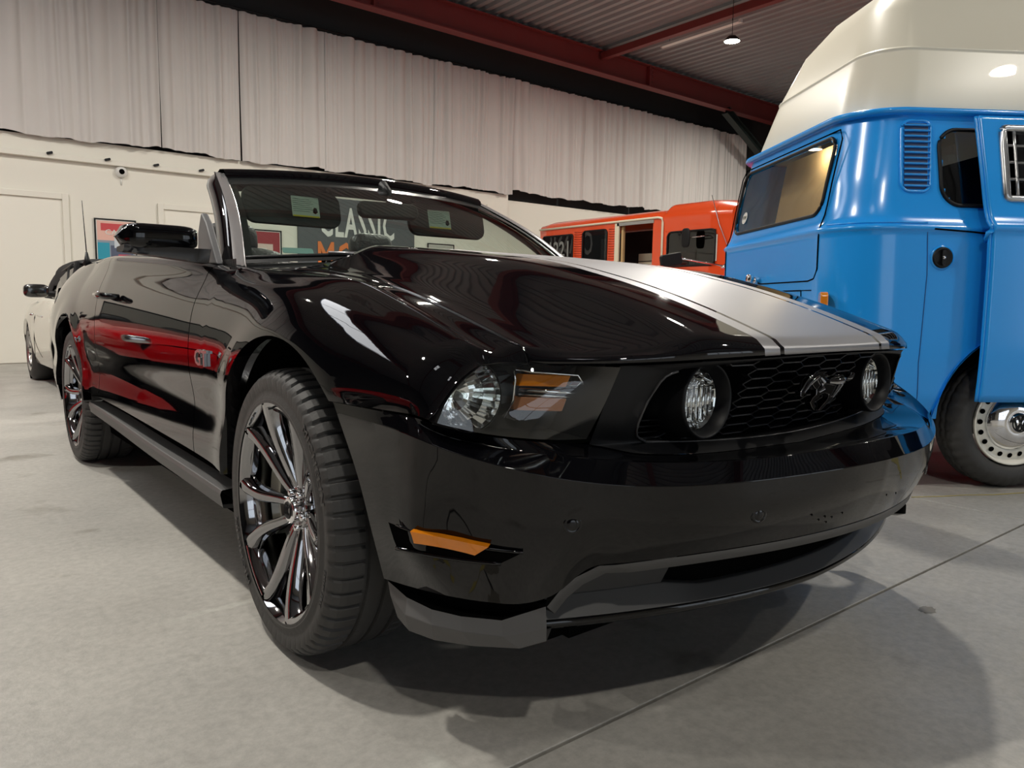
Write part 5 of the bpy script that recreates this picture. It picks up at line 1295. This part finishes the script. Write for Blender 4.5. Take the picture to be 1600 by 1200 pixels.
# wheels
def vwheel(loc, rz, proto=None):
    if proto is None:
        w_ = empty('wheel', loc, rz); w_.parent = van
        G = []; prof_ = [(.035, .205), (.010, .215), (.0, .235), (-.004, .262), (.004, .285), (.018, .302), (.030, .312), (.045, .316), (.06, .318), (.062, .311), (.068, .311), (.07, .319), (.098, .320), (.10, .312), (.106, .312), (.108, .319), (.14, .317), (.16, .305), (.175, .27), (.165, .205)]
        for i in range(160):
            t = 2 * math.pi * i / 160; G.append([(r * math.cos(t) * (1 - (.02 if i % 4 == 0 and k in (4, 5, 6, 7, 8, 11, 12, 15) else 0)), h, r * math.sin(t) * (1 - (.02 if i % 4 == 0 and k in (4, 5, 6, 7, 8, 11, 12, 15) else 0))) for k, (h, r) in enumerate(prof_)])
        ty = MB().grid(np.array(G), closeu=True).build('tyre', RUB, w_)
        CRM = mat('cream_steel_rim', (.85, .83, .74), .3, coat=.5)
        rm = MB().lathe([(.020, .205), (.006, .205), (.004, .200), (.010, .193), (.030, .187), (.040, .180), (.032, .165), (.028, .145), (.034, .125), (.05, .10)], 80, axis='y').build('steel_rim', CRM, w_)
        for k in range(20):
            a = 2 * math.pi * k / 20; MB().lathe([(.0, .0125), (.001, 0)], 12, frame_M((.162 * math.cos(a), .0295, .162 * math.sin(a)), (math.cos(a + 1.57), 0, math.sin(a + 1.57)), (-math.cos(a) * 1, -.25, -math.sin(a))), axis='z').build('rim_hole', DARK, rm)
        hc = MB().lathe([(.032, .136), (.020, .132), (.006, .112), (-.008, .075), (-.012, .055), (-.010, .050), (-.012, .046), (-.020, .043), (-.022, 0)], 60, axis='y').build('hub_cap', CHR, w_)
        lg = MB().lathe([(-.022, .042), (-.0245, .041), (-.0245, .036), (-.022, .035)], 40, axis='y')
        def bar(p, q, wd=.0042):
            d = np.array(q) - np.array(p); n_ = np.array([-d[1], d[0]]) / np.hypot(*d) * wd; P = [np.array(p) + n_, np.array(p) - n_, np.array(q) - n_, np.array(q) + n_]
            lg.prism([tuple(v) for v in P], .0215, .025, Matrix(((1, 0, 0, 0), (0, 0, -1, 0), (0, 1, 0, 0), (0, 0, 0, 1))))
        for p, q in (((-.016, .034), (0, .004)), ((.016, .034), (0, .004)), ((-.031, .020), (-.015, -.030)), ((-.015, -.030), (0, .0)), ((0, 0), (.015, -.030)), ((.015, -.030), (.031, .020))): bar(p, q)
        lg.build('wheel_logo', SATIN, hc, smooth=False)
    else: w_ = copy_tree(proto, van); w_.location = loc; w_.rotation_euler = (0, 0, rz)
    return w_
p = vwheel((AX[0], .030, .320), 0); vwheel((AX[1], .030, .320), 0, p); vwheel((AX[0], VW - .03, .320), math.pi, p); vwheel((AX[1], VW - .03, .320), math.pi, p)

# ================================================================ orange bus, side parallel to the black car
bus = empty('orange_bus', (6.65, 4.18, 0), 0, 'orange red vintage bus with cream trim and an open side doorway', 'bus')
BLN, BW = 3.72, 1.75
def bsec(y):
    k = max(0, 1 - abs(y - .75) / .75) ** .7 if y < 1.05 else 0; e = min(1, y / .25) ** .5 * .9 + .1; zt = 2.16 + .06 * min(1, k * 1.4)
    s = .06 * (1 - min(1, y / .3)); t = .05 * (1 - min(1, (BLN - y) / .2)) ** 1
    return [(s + t, .45), (s + t, 1.2), (s + t + .005, 1.98), (s + t + .0, 2.05), (s + t + .045, 2.11 + .03 * k), (s + t + .16, zt - t), (s + t + .45, zt + .05 - t), (BW / 2, zt + .07 - t)]
def in_any(y, z): return any(in_rr(y, z, *h) for h in BH)
BH = [(2.88, 3.58, 1.35, 1.93, .03), (2.14, 2.66, 1.35, 1.96, .06), (1.26, 1.90, .50, 2.0, .02), (.20, .99, 1.38, 1.84, .07)]
ysb = np.linspace(0, BLN, 140); V = []; F = []
for y in ysb:
    P = cr(np.array(bsec(y))[:3], 60).tolist() + cr(np.array(bsec(y))[2:], 20).tolist()[1:]; V += [(a, y, b) for a, b in P]
nb_ = len(P)
for i in range(len(ysb) - 1):
    for j in range(nb_ - 1):
        q = (i * nb_ + j, (i + 1) * nb_ + j, (i + 1) * nb_ + j + 1, i * nb_ + j + 1); c = np.mean([V[v] for v in q], axis=0)
        if j < 62 and in_any(c[1], c[2]): continue
        F.append(q)
m_ = MB().add(V, F); m2 = MB().add([(BW - x, y, z) for x, y, z in V], [f[::-1] for f in F]); m_.add(m2.V, m2.F)
for yy, idx in ((0, 0), (BLN, len(ysb) - 1)):
    r = [V[idx * nb_ + j] for j in range(nb_)]; n0 = len(m_.V); m_.V += r + [(BW - x, y, z) for x, y, z in r[::-1]]; m_.F.append(tuple(range(n0, n0 + 2 * nb_)))
m_.build('body_shell', ORANGE, bus)
CREAM = mat('cream_trim', (.75, .68, .52), .4)
fb = lambda y, z, o=0: (-o, y, z)
MB().tube([fb(3.66, 2.045, .012), fb(2.5, 2.05, .012), fb(1.16, 2.055, .012), fb(1.09, 2.04, .012), fb(1.075, 1.98, .012), fb(1.075, .6, .012)], .016, 8).build('cream_moulding', CREAM, bus)
for (a, b, z0, z1, r), k in zip(BH, range(4)):
    if k != 2:
        seal(fb, a, b, z0, z1, r, 'window_seal', bus, .012, SATIN, .002); MB().box((.006, a, z0), (.010, b, z1)).build('window_pane', TINT, bus, smooth=False)
MB().box((-.006, 1.90, .5), (.02, 1.98, 2.03)).build('door_post', CREAM, bus, smooth=False); MB().box((-.006, 1.24, 1.99), (.02, 1.94, 2.035)).build('door_lintel', ALU, bus, smooth=False)
MB().box((.05, 1.86, .5), (.09, 1.90, 2.0)).build('door_jamb', WOOD, bus, smooth=False)
for y0, y1 in ((2.68, 2.84), (1.99, 2.10)):
    for k in range(18): MB().tube([fb(y0, 1.35 + k * .036, .002), fb(y1, 1.35 + k * .036, .002)], .008, 6).build('body_rib', ORANGE, bus)
MB().box((.9, .9, .5), (.94, BLN - .1, 2.0)).build('inner_lining', mat('dark_lining', (.03, .03, .032), .7), bus, smooth=False)
MB().box((.55, 1.2, .5), (.89, 2.0, 1.62)).build('inner_cabinet', CREAM, bus, smooth=False); MB().box((.545, 1.2, 1.50), (.549, 2.0, 1.51)).build('cabinet_gap', DARK, bus, smooth=False)
MB().box((.12, 2.16, 1.3), (.125, 2.38, 1.84)).build('paper_notice', WHT, bus, smooth=False)
text_on('window_numerals', '1221', (-.0 + .001, 3.20, 1.70), (0, -1, 0), (0, 0, 1), .34, mat('faded_white', (.20, .20, .19), .6), bus, bold=.006, sx=.8)
seal(lambda x, z, o: (x, -.01 - o, z), .16, BW - .16, 1.35, 1.88, .07, 'window_seal', bus, .014, SATIN, 0); MB().box((.17, -.012, 1.36), (BW - .17, -.006, 1.87)).build('windscreen_pane', TINT, bus, smooth=False)
MB().tube([(-.0, .42, 1.76), (-.02, .30, 1.76), (-.13, .34, 1.74), (-.14, .55, 1.735)], .007, 8).build('mirror_arm', CHR, bus)
pad(-.15, .56, 1.735, .03, .135, .25, 0, 'oval_mirror', SATIN, bus)
MB().tube([(.02, -.03, 1.50), (.01, .16, 1.90), (0, .28, 2.27)], .005, 6).build('aerial', ALU, bus)
for y in (.62, 2.9):
    for x in (.10, BW - .10): MB().lathe([(-.09, .2), (-.09, .30), (-.06, .33), (.06, .33), (.09, .30), (.09, .2), (.05, .1), (.05, 0)], 32, Matrix.Translation((x, y, .33))).build('wheel', RUB, bus)
for z in (1.95, 1.98):
    pass
rv_ = MB()
for k in range(9): rv_.lathe([(-.002, .007), (-.006, .004), (-.006, 0)], 8, Matrix.Translation((0.0, 1.02, 1.30 + k * .08)))
rv_.build('rivet_row', ORANGE, bus)['kind'] = 'stuff'

# ================================================================ open tourer between the camper and the bus (only its screen and mirror show)
tr = empty('open_tourer', (4.95, 3.0, 0), R_(-8), 'red open tourer with folded chrome windscreen and black mirror behind the bonnet', 'car')
RT_ = mat('tourer_red', (.48, .035, .02), .2, coat=.6)
G = []
for y in np.linspace(-.9, 1.5, 18):
    k = 1 - .25 * abs((y - .3) / 1.2) ** 3; G.append([(-.62 * k, y, .38), (-.68 * k, y, .60), (-.64 * k, y, .92), (-.48 * k, y, 1.04), (-.2 * k, y, 1.09), (.2 * k, y, 1.09), (.48 * k, y, 1.04), (.64 * k, y, .92), (.68 * k, y, .60), (.62 * k, y, .38)])
mb = MB().grid(np.array(G)); mb.F.append(tuple(range(10))); mb.F.append(tuple(17 * 10 + k for k in range(10))); mb.build('body_shell', RT_, tr)
MB().tube([(.36, 0, 1.03), (.02, 0, 1.25)], .022, 8).build('screen_pillar', CHR, tr); MB().tube([(.40, .03, 1.02), (.08, .03, 1.25)], .030, 8).build('screen_seal', SATIN, tr)
MB().tube([(.02, 0, 1.25), (-.25, .0, 1.275), (-.60, 0, 1.305)], .009, 8).build('mirror_arm', CHR, tr); MB().tube([(-.04, -.02, 1.23), (.06, .02, 1.27)], .022, 8).build('screen_knuckle', CHR, tr)
MB().prism(rrect(.26, .12, .025), -.02, .02, frame_M((-.72, 0, 1.285), (1, 0, .18), (-.1, .0, 1))).build('mirror_head', SATIN, tr, bevel=.008)
MB().tube([(-.60, 0, 1.345), (-.57, 0, 1.30)], .006, 6).build('mirror_clip', CHR, tr)
for y in (-.55, 1.1):
    for x in (-.6, .6): MB().lathe([(-.06, .18), (-.06, .28), (.06, .28), (.06, .18), (.03, .1), (.03, 0)], 28, Matrix.Translation((x, y, .28))).build('wheel', RUB, tr)
